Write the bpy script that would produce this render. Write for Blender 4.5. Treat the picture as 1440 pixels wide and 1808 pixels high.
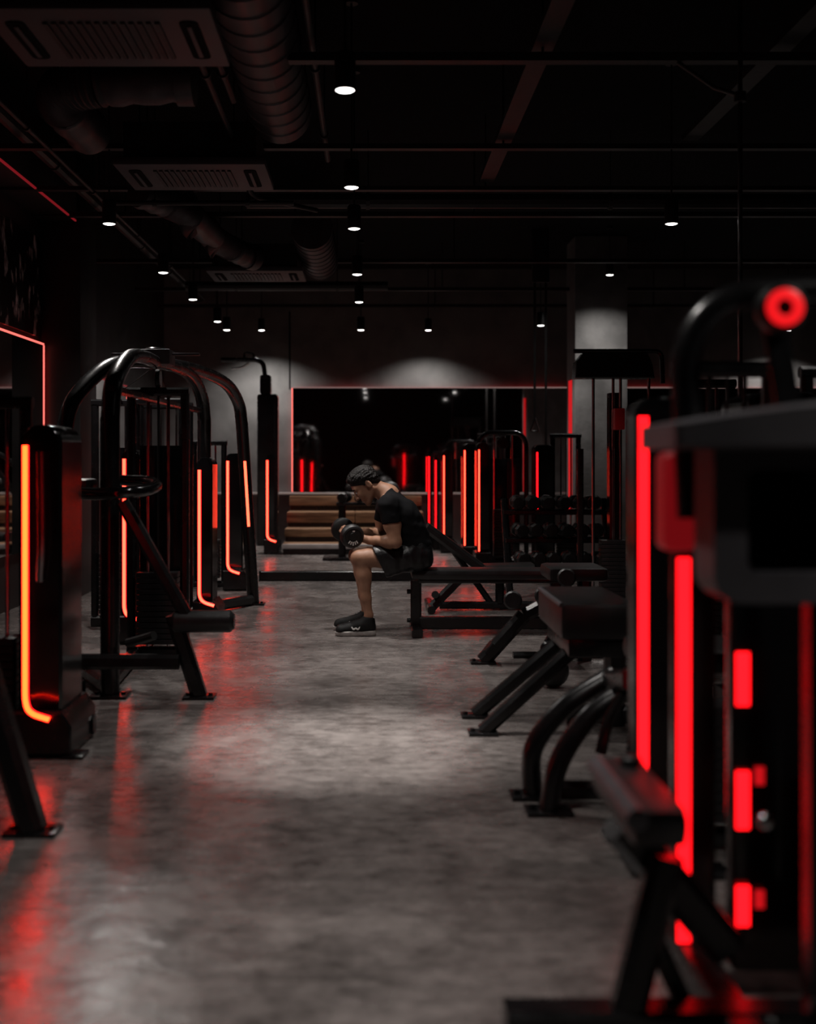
import bpy, math, random
import numpy as np
from mathutils import Vector, Matrix
random.seed(7)
S = bpy.context.scene
C = S.collection
for o in list(bpy.data.objects): bpy.data.objects.remove(o)
PI = math.pi

# ------------------------------------------------------------------ camera, world, exposure
F, CX, CY, EYE = 2100.0, 652.0, 810.0, 1.22        # focal length in px, vanishing point, eye height
cam_d = bpy.data.cameras.new('camera'); cam = bpy.data.objects.new('camera', cam_d); C.objects.link(cam)
cam.location = (0, 0, EYE); cam.rotation_euler = (PI/2, 0, 0)
cam_d.sensor_fit = 'AUTO'; cam_d.sensor_width = 36; cam_d.lens = F*36/1808
cam_d.shift_x = (720-CX)/1808; cam_d.shift_y = -(904-CY)/1808
cam_d.clip_start = .05; cam_d.clip_end = 100
cam_d.dof.use_dof = True; cam_d.dof.focus_distance = 8.25; cam_d.dof.aperture_fstop = 1.5
S.camera = cam
w = bpy.data.worlds.new('world'); S.world = w; w.use_nodes = True
w.node_tree.nodes['Background'].inputs[0].default_value = (.5, .5, .55, 1)
w.node_tree.nodes['Background'].inputs[1].default_value = 0.0
S.view_settings.view_transform = 'Standard'; S.view_settings.look = 'None'
S.view_settings.exposure = 0.0; S.view_settings.gamma = 1.0; S.view_settings.use_curve_mapping = False
SPOT_POWER = 150.0
LED_K = 1.0

def W(px, py, D):                                  # a photo pixel at distance D -> a point in the room
    s = F/D
    return Vector(((px-CX)/s, D, EYE-(py-CY)/s))

# ------------------------------------------------------------------ materials
MATS = {}
def nmat(name):
    m = bpy.data.materials.new(name); m.use_nodes = True
    nt = m.node_tree; b = nt.nodes['Principled BSDF']; MATS[name] = m
    return m, nt, b
def setp(b, col=None, rough=None, metal=None, spec=None, coat=None):
    if col is not None: b.inputs['Base Color'].default_value = (*col, 1)
    if rough is not None: b.inputs['Roughness'].default_value = rough
    if metal is not None: b.inputs['Metallic'].default_value = metal
    if spec is not None: b.inputs['Specular IOR Level'].default_value = spec
    if coat is not None: b.inputs['Coat Weight'].default_value = coat
def noise_mat(name, c1, c2, scale=8, rough=(.3, .5), metal=0, spec=.5, bump=0, bscale=None, detail=5, stretch=(1, 1, 1), coat=0, ramp=(.35, .65)):
    m, nt, b = nmat(name); N = nt.nodes; L = nt.links
    setp(b, c1, rough[0], metal, spec, coat)
    tc = N.new('ShaderNodeTexCoord'); mp = N.new('ShaderNodeMapping'); mp.inputs['Scale'].default_value = stretch
    L.new(tc.outputs['Object'], mp.inputs['Vector'])
    n = N.new('ShaderNodeTexNoise'); n.inputs['Scale'].default_value = scale; n.inputs['Detail'].default_value = detail
    L.new(mp.outputs[0], n.inputs['Vector'])
    r = N.new('ShaderNodeValToRGB'); r.color_ramp.elements[0].position = ramp[0]; r.color_ramp.elements[1].position = ramp[1]
    r.color_ramp.elements[0].color = (*c1, 1); r.color_ramp.elements[1].color = (*c2, 1)
    L.new(n.outputs[0], r.inputs[0]); L.new(r.outputs[0], b.inputs['Base Color'])
    mr = N.new('ShaderNodeMapRange'); mr.inputs['To Min'].default_value = rough[0]; mr.inputs['To Max'].default_value = rough[1]
    L.new(n.outputs[0], mr.inputs[0]); L.new(mr.outputs[0], b.inputs['Roughness'])
    if bump:
        n2 = N.new('ShaderNodeTexNoise'); n2.inputs['Scale'].default_value = bscale or scale*6; n2.inputs['Detail'].default_value = 3
        L.new(mp.outputs[0], n2.inputs['Vector'])
        bp = N.new('ShaderNodeBump'); bp.inputs['Strength'].default_value = bump; bp.inputs['Distance'].default_value = .01
        L.new(n2.outputs[0], bp.inputs['Height']); L.new(bp.outputs[0], b.inputs['Normal'])
    return m
def emit_mat(name, col, k):
    m, nt, b = nmat(name); setp(b, (.02, .005, .005), .4)
    b.inputs['Emission Color'].default_value = (*col, 1); b.inputs['Emission Strength'].default_value = k
    return m
noise_mat('metal', (.004, .004, .0045), (.007, .0065, .007), 14, (.20, .32), spec=.5, bump=.04, bscale=160)
noise_mat('gloss', (.003, .003, .0035), (.005, .005, .0055), 5, (.10, .20), spec=.5)
noise_mat('charcoal', (.060, .056, .062), (.075, .070, .076), 9, (.4, .55), spec=.4, bump=.05, bscale=200)
noise_mat('vinyl', (.005, .005, .005), (.009, .008, .009), 20, (.32, .45), spec=.5, bump=.12, bscale=120)
noise_mat('seat_dark', (.020, .018, .019), (.028, .026, .027), 20, (.3, .42), spec=.5, bump=.1, bscale=120)
noise_mat('rubber', (.006, .006, .006), (.010, .0095, .0095), 18, (.38, .55), spec=.4, bump=.1, bscale=90)
noise_mat('plate_iron', (.008, .008, .009), (.013, .012, .013), 16, (.3, .5), spec=.5, bump=.08)
noise_mat('chrome', (.45, .45, .46), (.6, .6, .6), 20, (.12, .25), metal=1)
noise_mat('red_plastic', (.55, .012, .015), (.62, .018, .02), 10, (.35, .45))
noise_mat('white_print', (.62, .6, .58), (.7, .68, .66), 30, (.5, .6))
noise_mat('wall', (.080, .078, .077), (.120, .117, .115), 3.0, (.45, .7), spec=.35, bump=.12, bscale=40, detail=8)
noise_mat('wall_dark', (.007, .0065, .007), (.014, .013, .013), 3.0, (.35, .6), spec=.4, bump=.12, bscale=40, detail=8)
noise_mat('painted_glints', (.004, .004, .004), (.62, .60, .60), 6.0, (.12, .35), spec=.6, bump=.25, bscale=9, detail=10, stretch=(1, 1.2, .7), ramp=(.55, .70))  # black gloss; the pale patches are reflections put into the colour
noise_mat('concrete_column', (.075, .073, .072), (.13, .127, .125), 4, (.55, .8), bump=.18, bscale=26, detail=9)
noise_mat('ceiling_black', (.003, .003, .0033), (.006, .0055, .006), 3, (.85, .95), spec=.08, bump=.1)
noise_mat('service_black', (.009, .0085, .009), (.016, .015, .0155), 10, (.38, .55), spec=.3, bump=.1, bscale=60)
noise_mat('duct', (.032, .030, .033), (.055, .051, .055), 7, (.35, .5), metal=.5, spec=.5, bump=.12, bscale=70)
noise_mat('cassette', (.026, .024, .028), (.036, .033, .038), 6, (.45, .6))
noise_mat('wood', (.10, .052, .028), (.24, .135, .075), 3, (.3, .45), bump=.08, bscale=30, stretch=(1, 8, 8), detail=7)
noise_mat('ledge', (.30, .27, .26), (.38, .35, .34), 6, (.35, .5))
noise_mat('skin', (.245, .122, .074), (.31, .162, .102), 16, (.42, .55), spec=.35, bump=.05, bscale=300)
noise_mat('lip', (.26, .10, .08), (.30, .12, .09), 30, (.4, .5))
noise_mat('hair', (.004, .003, .003), (.009, .007, .006), 60, (.4, .6), spec=.2, bump=.9, bscale=110)
noise_mat('cotton', (.0035, .0035, .004), (.005, .005, .006), 90, (.75, .9), spec=.1, bump=.15, bscale=400)
noise_mat('nylon', (.004, .004, .005), (.007, .007, .008), 30, (.34, .48), spec=.35, bump=.5, bscale=26)
noise_mat('shoe_mesh', (.005, .005, .005), (.010, .010, .010), 120, (.5, .7), spec=.2, bump=.3, bscale=300)
noise_mat('sole', (.26, .24, .23), (.34, .31, .29), 40, (.5, .65))
noise_mat('eye', (.5, .48, .46), (.5, .48, .46), 5, (.15, .2))
m, nt, b = nmat('mirror'); setp(b, (.62, .60, .60), .03, 1.0)
N = nt.nodes; L = nt.links
tc = N.new('ShaderNodeTexCoord'); n = N.new('ShaderNodeTexNoise'); n.inputs['Scale'].default_value = 1.3
bp = N.new('ShaderNodeBump'); bp.inputs['Strength'].default_value = .02; bp.inputs['Distance'].default_value = .02
L.new(tc.outputs['Object'], n.inputs[0]); L.new(n.outputs[0], bp.inputs['Height']); L.new(bp.outputs[0], b.inputs['Normal'])
emit_mat('led_red', (1, .0045, .008), 3.6*LED_K)
emit_mat('led_deep', (1, .010, .016), .55*LED_K)
emit_mat('led_orange', (1, .0125, .0017), 40.0*LED_K)
emit_mat('led_far', (1, .048, .022), 8.0*LED_K)
emit_mat('led_frame', (1, .16, .13), 1.5*LED_K)
emit_mat('led_pale', (1, .62, .58), .20)
emit_mat('led_ring', (1, .010, .014), .9)
emit_mat('red_lit_glow', (1, .02, .03), .13)
emit_mat('red_edge_glow', (1, .04, .06), .16)  # dim mirror edges, and the added glow along the bulkhead
emit_mat('lens', (1, .96, .92), 6.0)
# floor: worn grey concrete with a sealed, slightly rippled surface
m, nt, b = nmat('floor'); N = nt.nodes; L = nt.links
tc = N.new('ShaderNodeTexCoord')
def noise(scale, detail, stretch, rough=.55):
    mp = N.new('ShaderNodeMapping'); mp.inputs['Scale'].default_value = stretch; L.new(tc.outputs['Object'], mp.inputs['Vector'])
    n = N.new('ShaderNodeTexNoise'); n.inputs['Scale'].default_value = scale; n.inputs['Detail'].default_value = detail
    n.inputs['Roughness'].default_value = rough; L.new(mp.outputs[0], n.inputs['Vector']); return n
n1 = noise(3.0, 10, (1, 1.0, 1), .68); n2 = noise(15, 9, (.7, 1.2, 1), .7)
mx = N.new('ShaderNodeMix'); mx.data_type = 'FLOAT'; mx.inputs[0].default_value = .58
L.new(n1.outputs[0], mx.inputs[2]); L.new(n2.outputs[0], mx.inputs[3])
r = N.new('ShaderNodeValToRGB'); e = r.color_ramp.elements
e[0].position = .36; e[0].color = (.050, .043, .040, 1); e[1].position = .66; e[1].color = (.228, .202, .192, 1)
L.new(mx.outputs[0], r.inputs[0]); L.new(r.outputs[0], b.inputs['Base Color'])
mr = N.new('ShaderNodeMapRange'); mr.inputs['From Min'].default_value = .3; mr.inputs['From Max'].default_value = .7
mr.inputs['To Min'].default_value = .16; mr.inputs['To Max'].default_value = .36
L.new(n1.outputs[0], mr.inputs[0]); L.new(mr.outputs[0], b.inputs['Roughness'])
n3 = noise(13, 6, (.7, 1.0, 1), .55)
bp = N.new('ShaderNodeBump'); bp.inputs['Strength'].default_value = .30; bp.inputs['Distance'].default_value = .012
L.new(n3.outputs[0], bp.inputs['Height']); L.new(bp.outputs[0], b.inputs['Normal'])
b.inputs['Specular IOR Level'].default_value = .5

# ------------------------------------------------------------------ mesh kit
class MB:
    def __init__(s): s.v = []; s.f = []
    def add(s, vs, fs):
        o = len(s.v); s.v += [Vector(p) for p in vs]; s.f += [tuple(i+o for i in f) for f in fs]; return s
    def box(s, x0, x1, y0, y1, z0, z1, ch=0.0):
        if ch <= 0:
            vs = [(x, y, z) for x in (x0, x1) for y in (y0, y1) for z in (z0, z1)]
            return s.add(vs, [(0, 1, 3, 2), (4, 6, 7, 5), (0, 4, 5, 1), (2, 3, 7, 6), (0, 2, 6, 4), (1, 5, 7, 3)])
        import bmesh
        bm = bmesh.new(); bmesh.ops.create_cube(bm, size=1)
        for v in bm.verts: v.co = Vector(((x0+x1)/2+v.co.x*(x1-x0), (y0+y1)/2+v.co.y*(y1-y0), (z0+z1)/2+v.co.z*(z1-z0)))
        bmesh.ops.bevel(bm, geom=bm.edges[:], offset=ch, segments=2, profile=.6, affect='EDGES')
        bm.verts.index_update()
        s.add([v.co.copy() for v in bm.verts], [[v.index for v in f.verts] for f in bm.faces]); bm.free(); return s
    def xf(s, M):
        s.v = [M @ p for p in s.v]; return s
    def sweep(s, path, prof, ref=None, cap=True, scale=None):
        P = [Vector(p) for p in path]; n = len(P); k = len(prof); rings = []
        T = []
        for i in range(n):
            a = (P[i]-P[i-1]).normalized() if i else None; c = (P[i+1]-P[i]).normalized() if i < n-1 else None
            t = (a+c).normalized() if a and c else (a or c); T.append(t)
        up = Vector(ref) if ref is not None else (Vector((0, 0, 1)) if abs(T[0].z) < .9 else Vector((0, 1, 0)))
        side = T[0].cross(up).normalized(); 
        for i in range(n):
            if i:
                q = T[i-1].rotation_difference(T[i]); side = (q @ side); side = (side-T[i]*side.dot(T[i])).normalized()
            u = side.cross(T[i]).normalized(); g = scale[i] if scale else 1.0
            mi = 1.0
            if 0 < i < n-1:
                cs = T[i].dot((P[i+1]-P[i]).normalized()); mi = 1/max(.6, cs)
            rings.append([P[i]+side*(a*g*mi)+u*(b_*g*mi) for a, b_ in prof])
        vs = [p for r_ in rings for p in r_]; fs = []
        for i in range(n-1):
            for j in range(k):
                fs.append((i*k+j, i*k+(j+1) % k, (i+1)*k+(j+1) % k, (i+1)*k+j))
        if cap: fs.append(tuple(reversed(range(k)))); fs.append(tuple((n-1)*k+j for j in range(k)))
        return s.add(vs, fs)
    def tube(s, path, r, n=12, ref=None, scale=None):
        return s.sweep(path, [(r*math.cos(2*PI*j/n), r*math.sin(2*PI*j/n)) for j in range(n)], ref, True, scale)
    def rect(s, path, a, b_, ref=None, ch=.25):
        c = min(a, b_)*ch/1.0; A = a/2; B = b_/2
        return s.sweep(path, [(A-c, B), (A, B-c), (A, -B+c), (A-c, -B), (-A+c, -B), (-A, -B+c), (-A, B-c), (-A+c, B)][::-1], ref)
    def lathe(s, c, axis, prof, n=20, cap=True):                # prof: (radius, distance along axis)
        c = Vector(c); t = Vector(axis).normalized(); a = t.orthogonal().normalized(); b_ = t.cross(a); k = len(prof); vs = []; fs = []
        for j in range(n):
            an = 2*PI*j/n; d = a*math.cos(an)+b_*math.sin(an)
            for r_, h in prof: vs.append(c+d*r_+t*h)
        for j in range(n):
            for i in range(k-1):
                fs.append((j*k+i, ((j+1) % n)*k+i, ((j+1) % n)*k+i+1, j*k+i+1))
        if cap and prof[0][0] > 1e-6: fs.append(tuple(j*k for j in reversed(range(n))))
        if cap and prof[-1][0] > 1e-6: fs.append(tuple(j*k+k-1 for j in range(n)))
        return s.add(vs, fs)
    def cyl(s, p0, p1, r, n=16, ch=0.0, r2=None):
        p0 = Vector(p0); p1 = Vector(p1); h = (p1-p0).length; r2 = r if r2 is None else r2
        prof = [(r, 0), (r2, h)] if ch <= 0 else [(r-ch, 0), (r, ch), (r2, h-ch), (r2-ch, h)]
        return s.lathe(p0, p1-p0, prof, n)
    def prism(s, poly, y0, y1, ch=.0):                # polygon in x,z pushed along y
        n = len(poly)
        if ch <= 0:
            vs = [(x, y0, z) for x, z in poly]+[(x, y1, z) for x, z in poly]
            fs = [tuple(range(n)), tuple(reversed(range(n, 2*n)))]+[(j, j+n, (j+1) % n+n, (j+1) % n) for j in range(n)]
            return s.add(vs, fs)
        cx = sum(p[0] for p in poly)/n; cz = sum(p[1] for p in poly)/n
        wx = max(p[0] for p in poly)-min(p[0] for p in poly); wz = max(p[1] for p in poly)-min(p[1] for p in poly)
        inn = [(cx+(x-cx)*(1-2*ch/wx), cz+(z-cz)*(1-2*ch/wz)) for x, z in poly]
        rings = [(inn, y0), (poly, y0+ch), (poly, y1-ch), (inn, y1)]
        vs = [(x, y, z) for pl, y in rings for x, z in pl]; fs = [tuple(range(n)), tuple(reversed(range(3*n, 4*n)))]
        for i in range(3): fs += [(i*n+j, (i+1)*n+j, (i+1)*n+(j+1) % n, i*n+(j+1) % n) for j in range(n)]
        return s.add(vs, fs)
    def ell(s, c, r, nu=16, nv=10, M=None):
        prof = [(max(1e-7, math.sin(PI*i/nv)), -math.cos(PI*i/nv)) for i in range(nv+1)]
        q = MB().lathe((0, 0, 0), (0, 0, 1), prof, nu)
        for p in q.v:
            p.x *= r[0]; p.y *= r[1]; p.z *= r[2]
        if M: q.v = [M @ p for p in q.v]
        q.v = [p+Vector(c) for p in q.v]
        return s.add(q.v, q.f)
ORG = {}
def org(o): return ORG.get(o.name, Vector((0, 0, 0)))
def obj(name, mb, mat, parent=None, smooth=True, angle=35, fixn=True):
    me = bpy.data.meshes.new(name); o0 = org(parent) if parent else Vector((0, 0, 0))
    me.from_pydata([tuple(p-o0) for p in mb.v], [], mb.f); me.update()
    if fixn:
        import bmesh
        bm = bmesh.new(); bm.from_mesh(me); bmesh.ops.remove_doubles(bm, verts=bm.verts, dist=1e-6)
        bmesh.ops.recalc_face_normals(bm, faces=bm.faces); bm.to_mesh(me); bm.free()
    me.materials.append(MATS[mat])
    if smooth:
        me.polygons.foreach_set('use_smooth', [True]*len(me.polygons))
        if angle: me.set_sharp_from_angle(angle=math.radians(angle))
    o = bpy.data.objects.new(name, me); C.objects.link(o)
    if parent: o.parent = parent; ORG[o.name] = o0
    return o
def thing(name, label, cat, loc=(0, 0, 0), group=None):
    o = bpy.data.objects.new(name, None); C.objects.link(o); o.location = loc; o.empty_display_size = .1
    ORG[o.name] = Vector(loc); o['label'] = label; o['category'] = cat
    if group: o['group'] = group
    return o
def tag(o, label, cat, group=None):
    o['label'] = label; o['category'] = cat
    if group: o['group'] = group
    return o
def struct(o): o['kind'] = 'structure'; return o
def copy_tree(o, parent=None):
    c = o.copy(); C.objects.link(c); c.parent = parent
    for ch in list(o.children): copy_tree(ch, c)
    return c
def fillet(path, r, n=6):
    P = [Vector(p) for p in path]; out = [P[0]]
    for i in range(1, len(P)-1):
        a = P[i-1]-P[i]; b_ = P[i+1]-P[i]; d = min(r, a.length*.49, b_.length*.49)
        p0 = P[i]+a.normalized()*d; p2 = P[i]+b_.normalized()*d
        for k in range(n+1):
            t = k/n; out.append(p0*(1-t)**2+P[i]*2*t*(1-t)+p2*t*t)
    out.append(P[-1]); return out
def spline(path, n=8):
    P = [Vector(p) for p in path]; P = [P[0]*2-P[1]]+P+[P[-1]*2-P[-2]]; out = []
    for i in range(1, len(P)-2):
        for k in range(n):
            t = k/n; a, b_, c, d = P[i-1:i+3]
            out.append(.5*((2*b_)+(c-a)*t+(2*a-5*b_+4*c-d)*t*t+(3*b_-a-3*c+d)*t**3))
    out.append(P[-2]); return out
def rounded_rect(x0, x1, z0, z1, r, n=5, corners=(1, 1, 1, 1)):    # corners: bl, br, tr, tl
    out = []
    for k, (cx, cz, a0) in enumerate([(x0, z0, PI), (x1, z0, 1.5*PI), (x1, z1, 0), (x0, z1, .5*PI)]):
        if not corners[k]: out.append((cx, cz)); continue
        ox = cx+(r if cx == x0 else -r); oz = cz+(r if cz == z0 else -r)
        for j in range(n+1):
            a = a0+.5*PI*j/n; out.append((ox+r*math.cos(a), oz+r*math.sin(a)))
    return out

# ------------------------------------------------------------------ the room
XL, XR, YB, YF, ZC = -2.9, 7.2, 16.8, -3.5, 3.9
struct(obj('floor', MB().box(XL-.2, XR+.2, YF-.2, YB+.2, -.1, 0), 'floor', smooth=False))
ceil = struct(obj('ceiling', MB().box(XL-.2, XR+.2, YF-.2, YB+.2, ZC, ZC+.1), 'ceiling_black', smooth=False))
wl = struct(obj('wall_left', MB().box(XL-.2, XL, YF, YB, 0, ZC), 'wall_dark', smooth=False))
wr = struct(obj('wall_right', MB().box(XR, XR+.2, YF, YB, 0, ZC), 'wall_dark', smooth=False))
wb = struct(obj('wall_back', MB().box(XL-.2, XR+.2, YB, YB+.2, 0, ZC), 'wall', smooth=False))
struct(obj('wall_front', MB().box(XL-.2, XR+.2, YF-.2, YF, 0, ZC), 'wall_dark', smooth=False))
obj('wall_joint', MB().box(-1.135, -1.115, YB-.006, YB, 2.2, 3.3), 'ceiling_black', wb, smooth=False)
# pillar that stands out of the left wall, bulkhead above the mirrors, concrete column on the right
struct(obj('wall_pillar', MB().box(XL, -2.55, 10.5, 11.12, 0, ZC, .012), 'wall_dark'))
bh = struct(obj('trim_1', MB().box(XL, -2.58, YF, 10.5, 3.32, ZC, .01), 'wall_dark'))
obj('red_edge_glow', MB().box(-2.588, -2.574, 5.5, 10.45, 3.305, 3.319), 'red_edge_glow', bh)  # added glow, stands in for the mirrors' red light on the bulkhead edge
struct(obj('wall_column', MB().box(2.47, 3.1, 14.3, 14.9, 0, ZC, .012), 'concrete_column'))
obj('light_strip', MB().box(2.457, 2.469, 14.5, 14.7, .55, 2.18), 'led_deep', bpy.data.objects['wall_column'])
# joists across the room
for D, h, x0, zz in ((4.2, .05, -2.5, 3.3), (6.15, .045, -.42, 3.28), (7.97, .034, XL, 3.3), (9.2, .03, XL, 3.3), (10.2, .04, XL, 3.3), (12.6, .04, XL, 3.3), (14.7, .04, XL, 3.3), (16.3, .04, XL, 3.3)):
    obj('beam', MB().box(x0, XR, D, D+.07, zz, zz+h), 'service_black', ceil, smooth=False)
    for xx in (-2.1, .9, 3.9, 6.6):
        if xx > x0: obj('hanger_rod', MB().cyl((xx, D+.035, zz+h), (xx, D+.035, ZC), .007, 6), 'service_black', ceil)
for x, D0, D1 in ((.85, 4.2, 9.2), (2.1, 4.2, 8.0), (3.6, 4.2, 8.0)):
    obj('cable_tray', MB().box(x, x+.11, D0, D1, 3.36, 3.40), 'service_black', ceil, smooth=False)

# mirrors with glowing edges
def wall_mirror(label, axis, a0, a1, z0, z1, frame_mat, glow_mat, top_mat):
    wallc = XL if axis == 'x' else YB
    t = thing('wall_mirror', label, 'mirror', (wallc, (a0+a1)/2, z0) if axis == 'x' else ((a0+a1)/2, wallc, z0))
    def bx(u0, u1, d0, d1, zz0, zz1):
        return MB().box(wallc+d0, wallc+d1, u0, u1, zz0, zz1) if axis == 'x' else MB().box(u0, u1, wallc-d1, wallc-d0, zz0, zz1)
    obj('backing', bx(a0+.05, a1-.05, .0, .035, z0+.05, z1-.05), 'metal', t, smooth=False)
    obj('glass', bx(a0, a1, .036, .046, z0, z1), 'mirror', t, smooth=False)
    obj('edge_light', bx(a0-.016, a0, .030, .052, z0, z1), frame_mat, t, smooth=False)
    obj('edge_light', bx(a1, a1+.016, .030, .052, z0, z1), frame_mat, t, smooth=False)
    obj('edge_light', bx(a0, a1, .030, .052, z1, z1+.016), top_mat, t, smooth=False)
    obj('back_light', bx(a0+.015, a0+.035, .0, .03, z0+.05, z1-.05), glow_mat, t, smooth=False)
    obj('back_light', bx(a1-.035, a1-.015, .0, .03, z0+.05, z1-.05), glow_mat, t, smooth=False)
    obj('back_light', bx(a0+.05, a1-.05, .0, .03, z1-.035, z1-.015), glow_mat, t, smooth=False)
    return t
ZM0, ZM1 = .755, 2.215
wall_mirror('wide back wall mirror with pink glowing edge behind the seated man', 'y', -1.08, 2.80, ZM0, ZM1, 'led_frame', 'led_red', 'led_pale')
wall_mirror('back wall mirror to the right of the grey concrete column', 'y', 3.05, 6.9, ZM0, ZM1, 'red_edge_glow', 'led_red', 'led_pale')
wall_mirror('left wall mirror with red glowing edge beside the dark pillar', 'x', 2.0, 10.42, ZM0-.3, ZM1, 'led_frame', 'led_red', 'led_frame')
wall_mirror('left wall mirror with red edge beyond the dark pillar', 'x', 11.3, 14.0, ZM0-.3, ZM1-.15, 'led_frame', 'led_red', 'red_edge_glow')
tag(obj('wall_ledge', MB().box(-2.3, 6.9, YB-.14, YB, .715, .745, .004), 'ledge'), 'pale narrow ledge along the bottom of the back mirrors', 'ledge')
tag(obj('wall_panel', MB().box(XL+.004, XL+.03, 5.0, 10.4, 2.28, 3.14, .006), 'painted_glints'), 'glossy black panel with painted pale reflections above the left mirror', 'panel')
# wooden tiers below the back mirror
t = thing('wooden_steps', 'low tiered wooden steps below the back wall mirror', 'steps', (0, 15.1, 0))
for k, (D, z0, z1, pl) in enumerate(((15.1, 0, .135, .06), (15.55, .135, .30, .10), (16.0, .30, .50, .14), (16.5, .5, .70, .13))):
    D1 = (15.55, 16.0, 16.5, 16.79)[k]
    obj('riser', MB().box(-1.10, .72, D+.05, D1+(.04 if k < 3 else 0), z0, z1-.02), 'metal', t, smooth=False)
    for j in range(2):
        xa = -1.11+j*.92; obj('plank', MB().box(xa, xa+.913, D, D+.05, z1-pl, z1, .006), 'ledge' if k == 0 else 'wood', t)
        obj('plank', MB().box(xa, xa+.913, D+.054, D1+(.045 if k < 3 else 0), z1-.02, z1, .004), 'wood', t)

# ------------------------------------------------------------------ ceiling services
def pendant():
    t = thing('pendant_lamp', '', 'lamp', (0, 0, 0))
    obj('housing', MB().lathe((0, 0, 0), (0, 0, 1), [(.043, 0), (.046, 0), (.046, .15), (.040, .16), (.012, .165), (1e-7, .165)], 20).lathe((0, 0, 0), (0, 0, 1), [(.043, 0), (.040, .02)], 20), 'service_black', t)
    obj('lens', MB().lathe((0, 0, 0), (0, 0, 1), [(1e-7, -.009), (.020, -.008), (.034, -.004), (.042, .001)], 20), 'lens', t)
    obj('stem', MB().cyl((0, 0, .165), (0, 0, ZC-2.8), .006, 8), 'service_black', t)
    obj('canopy', MB().cyl((0, 0, ZC-2.8-.03), (0, 0, ZC-2.8), .04, 14), 'service_black', t)
    ld = bpy.data.lights.new('lamp_beam', 'SPOT'); ld.energy = SPOT_POWER; ld.spot_size = math.radians(98); ld.spot_blend = 1.0
    ld.shadow_soft_size = .03; ld.color = (1, .945, .90)
    lo = bpy.data.objects.new('lamp_beam', ld); C.objects.link(lo); lo.parent = t; lo.location = (0, 0, -.022)
    lc = bpy.data.lights.new('lamp_core', 'SPOT'); lc.energy = 1; lc.spot_size = math.radians(38); lc.spot_blend = 1.0; lc.shadow_soft_size = .03; lc.color = (1, .945, .90)
    lo = bpy.data.objects.new('lamp_core', lc); C.objects.link(lo); lo.parent = t; lo.location = (0, 0, -.022)
    return t
proto = pendant()
ordn = ['nearest', 'second', 'third', 'fourth', 'fifth', 'sixth', 'seventh', 'eighth']
rows = {'middle': [(-.105, d, 2.8, p, c) for d, p, c in ((2.7, .62, .8), (5.1, .65, 4.4), (6.93, .7, 1.0), (8.17, .8, .6), (10.2, .7, .4), (12.0, .6, .3), (14.6, .7, .3))],
        'left': [(-1.75, d, 2.8, p, .3) for d, p in ((8.0, .8), (10.1, .4), (11.8, .7), (13.7, .4), (14.6, .5))],
        'right': [(2.03, d, 2.8, p, .2) for d, p in ((1.75, .8), (5.1, .2), (8.0, .5), (14.1, .6))],
        'column': [(2.77, 13.72, 3.34, .5, 0)],
        'back wall': [(x, 16.2, 2.97, p, 0) for x, p in ((-1.47, 1.0), (.8, .8), (5.7, 1.2))]}
first = True
for rn, lst in rows.items():
    vis = 0
    for x, d, z, p, core in lst:
        o = proto if first else copy_tree(proto); first = False
        o.location = (x, d, z)
        if rn == 'middle' and d < 3: o['label'] = 'black can pendant lamp above the nearest stretch of aisle'
        elif rn == 'right' and d < 2: o['label'] = 'black can pendant lamp above the hoop guard machine'
        elif rn == 'column': o['label'] = 'black can lamp hung high in front of the concrete column'
        elif rn == 'back wall': o['label'] = 'black can lamp hung close to the back wall, ' + ('on the left' if x < 0 else 'above the wide mirror' if x < 2 else 'on the far right')
        else: o['label'] = 'black can pendant lamp, %s from the viewer in the %s row' % (ordn[vis], rn); vis += 1
        o['group'] = 'black can pendant lamps'
        for ch in o.children:
            if ch.type == 'LIGHT':
                q = ch.data.copy(); ch.data = q
                q.energy = SPOT_POWER*(core if ch.name.startswith('lamp_core') else p)
                if rn == 'left' and d < 9 and ch.name.startswith('lamp_beam'): q.spot_size = math.radians(160)
                if rn == 'right' and d < 2 and ch.name.startswith('lamp_beam'): q.spot_size = math.radians(140)
                if rn in ('back wall', 'column') and ch.name.startswith('lamp_beam'): q.spot_size = math.radians(132); q.spot_blend = 1.0; q.energy *= 1.5
            dz = z-2.8
            if dz and ch.name.startswith('stem'): ch.scale.z = (ZC-z-.165)/(ZC-2.8-.165); ch.location.z = .165*(1-ch.scale.z)
            if dz and ch.name.startswith('canopy'): ch.location.z = -dz
def cassette(D, k, label):
    x0, x1, z, d = -1.6, -.65, 3.05, .72
    t = thing('air_conditioner', label, 'air conditioner', ((x0+x1)/2, D+d/2, z))
    obj('panel', MB().box(x0, x1, D, D+d, z, z+.05, .012), 'cassette', t)
    obj('body', MB().box(x0+.06, x1-.06, D+.05, D+d-.05, z+.05, z+.28), 'service_black', t, smooth=False)
    for i in range(14):
        xx = x0+.24+i*(x1-x0-.48)/13
        obj('grille_slat', MB().box(xx-.010, xx+.010, D+.14, D+d-.14, z-.010, z-.001), 'service_black', t, smooth=False)
    for xa in (x0+.07, x1-.15):
        obj('air_slot', MB().prism(rounded_rect(xa, xa+.08, D+.13, D+d-.13, .03), z-.006, z-.001).xf(Matrix(((1, 0, 0, 0), (0, 0, 1, 0), (0, 1, 0, 0), (0, 0, 0, 1)))), 'ceiling_black', t)
        obj('flap', MB().box(xa+.03, xa+.05, D+.17, D+d-.17, z-.014, z-.006, .002), 'cassette', t)
    for xx in (x0+.1, x1-.1): obj('hanger_rod', MB().cyl((xx, D+d/2, z+.05), (xx, D+d/2, ZC), .007, 6), 'service_black', t)
cassette(4.84, 0, 'ceiling cassette air conditioner nearest the viewer')
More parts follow.
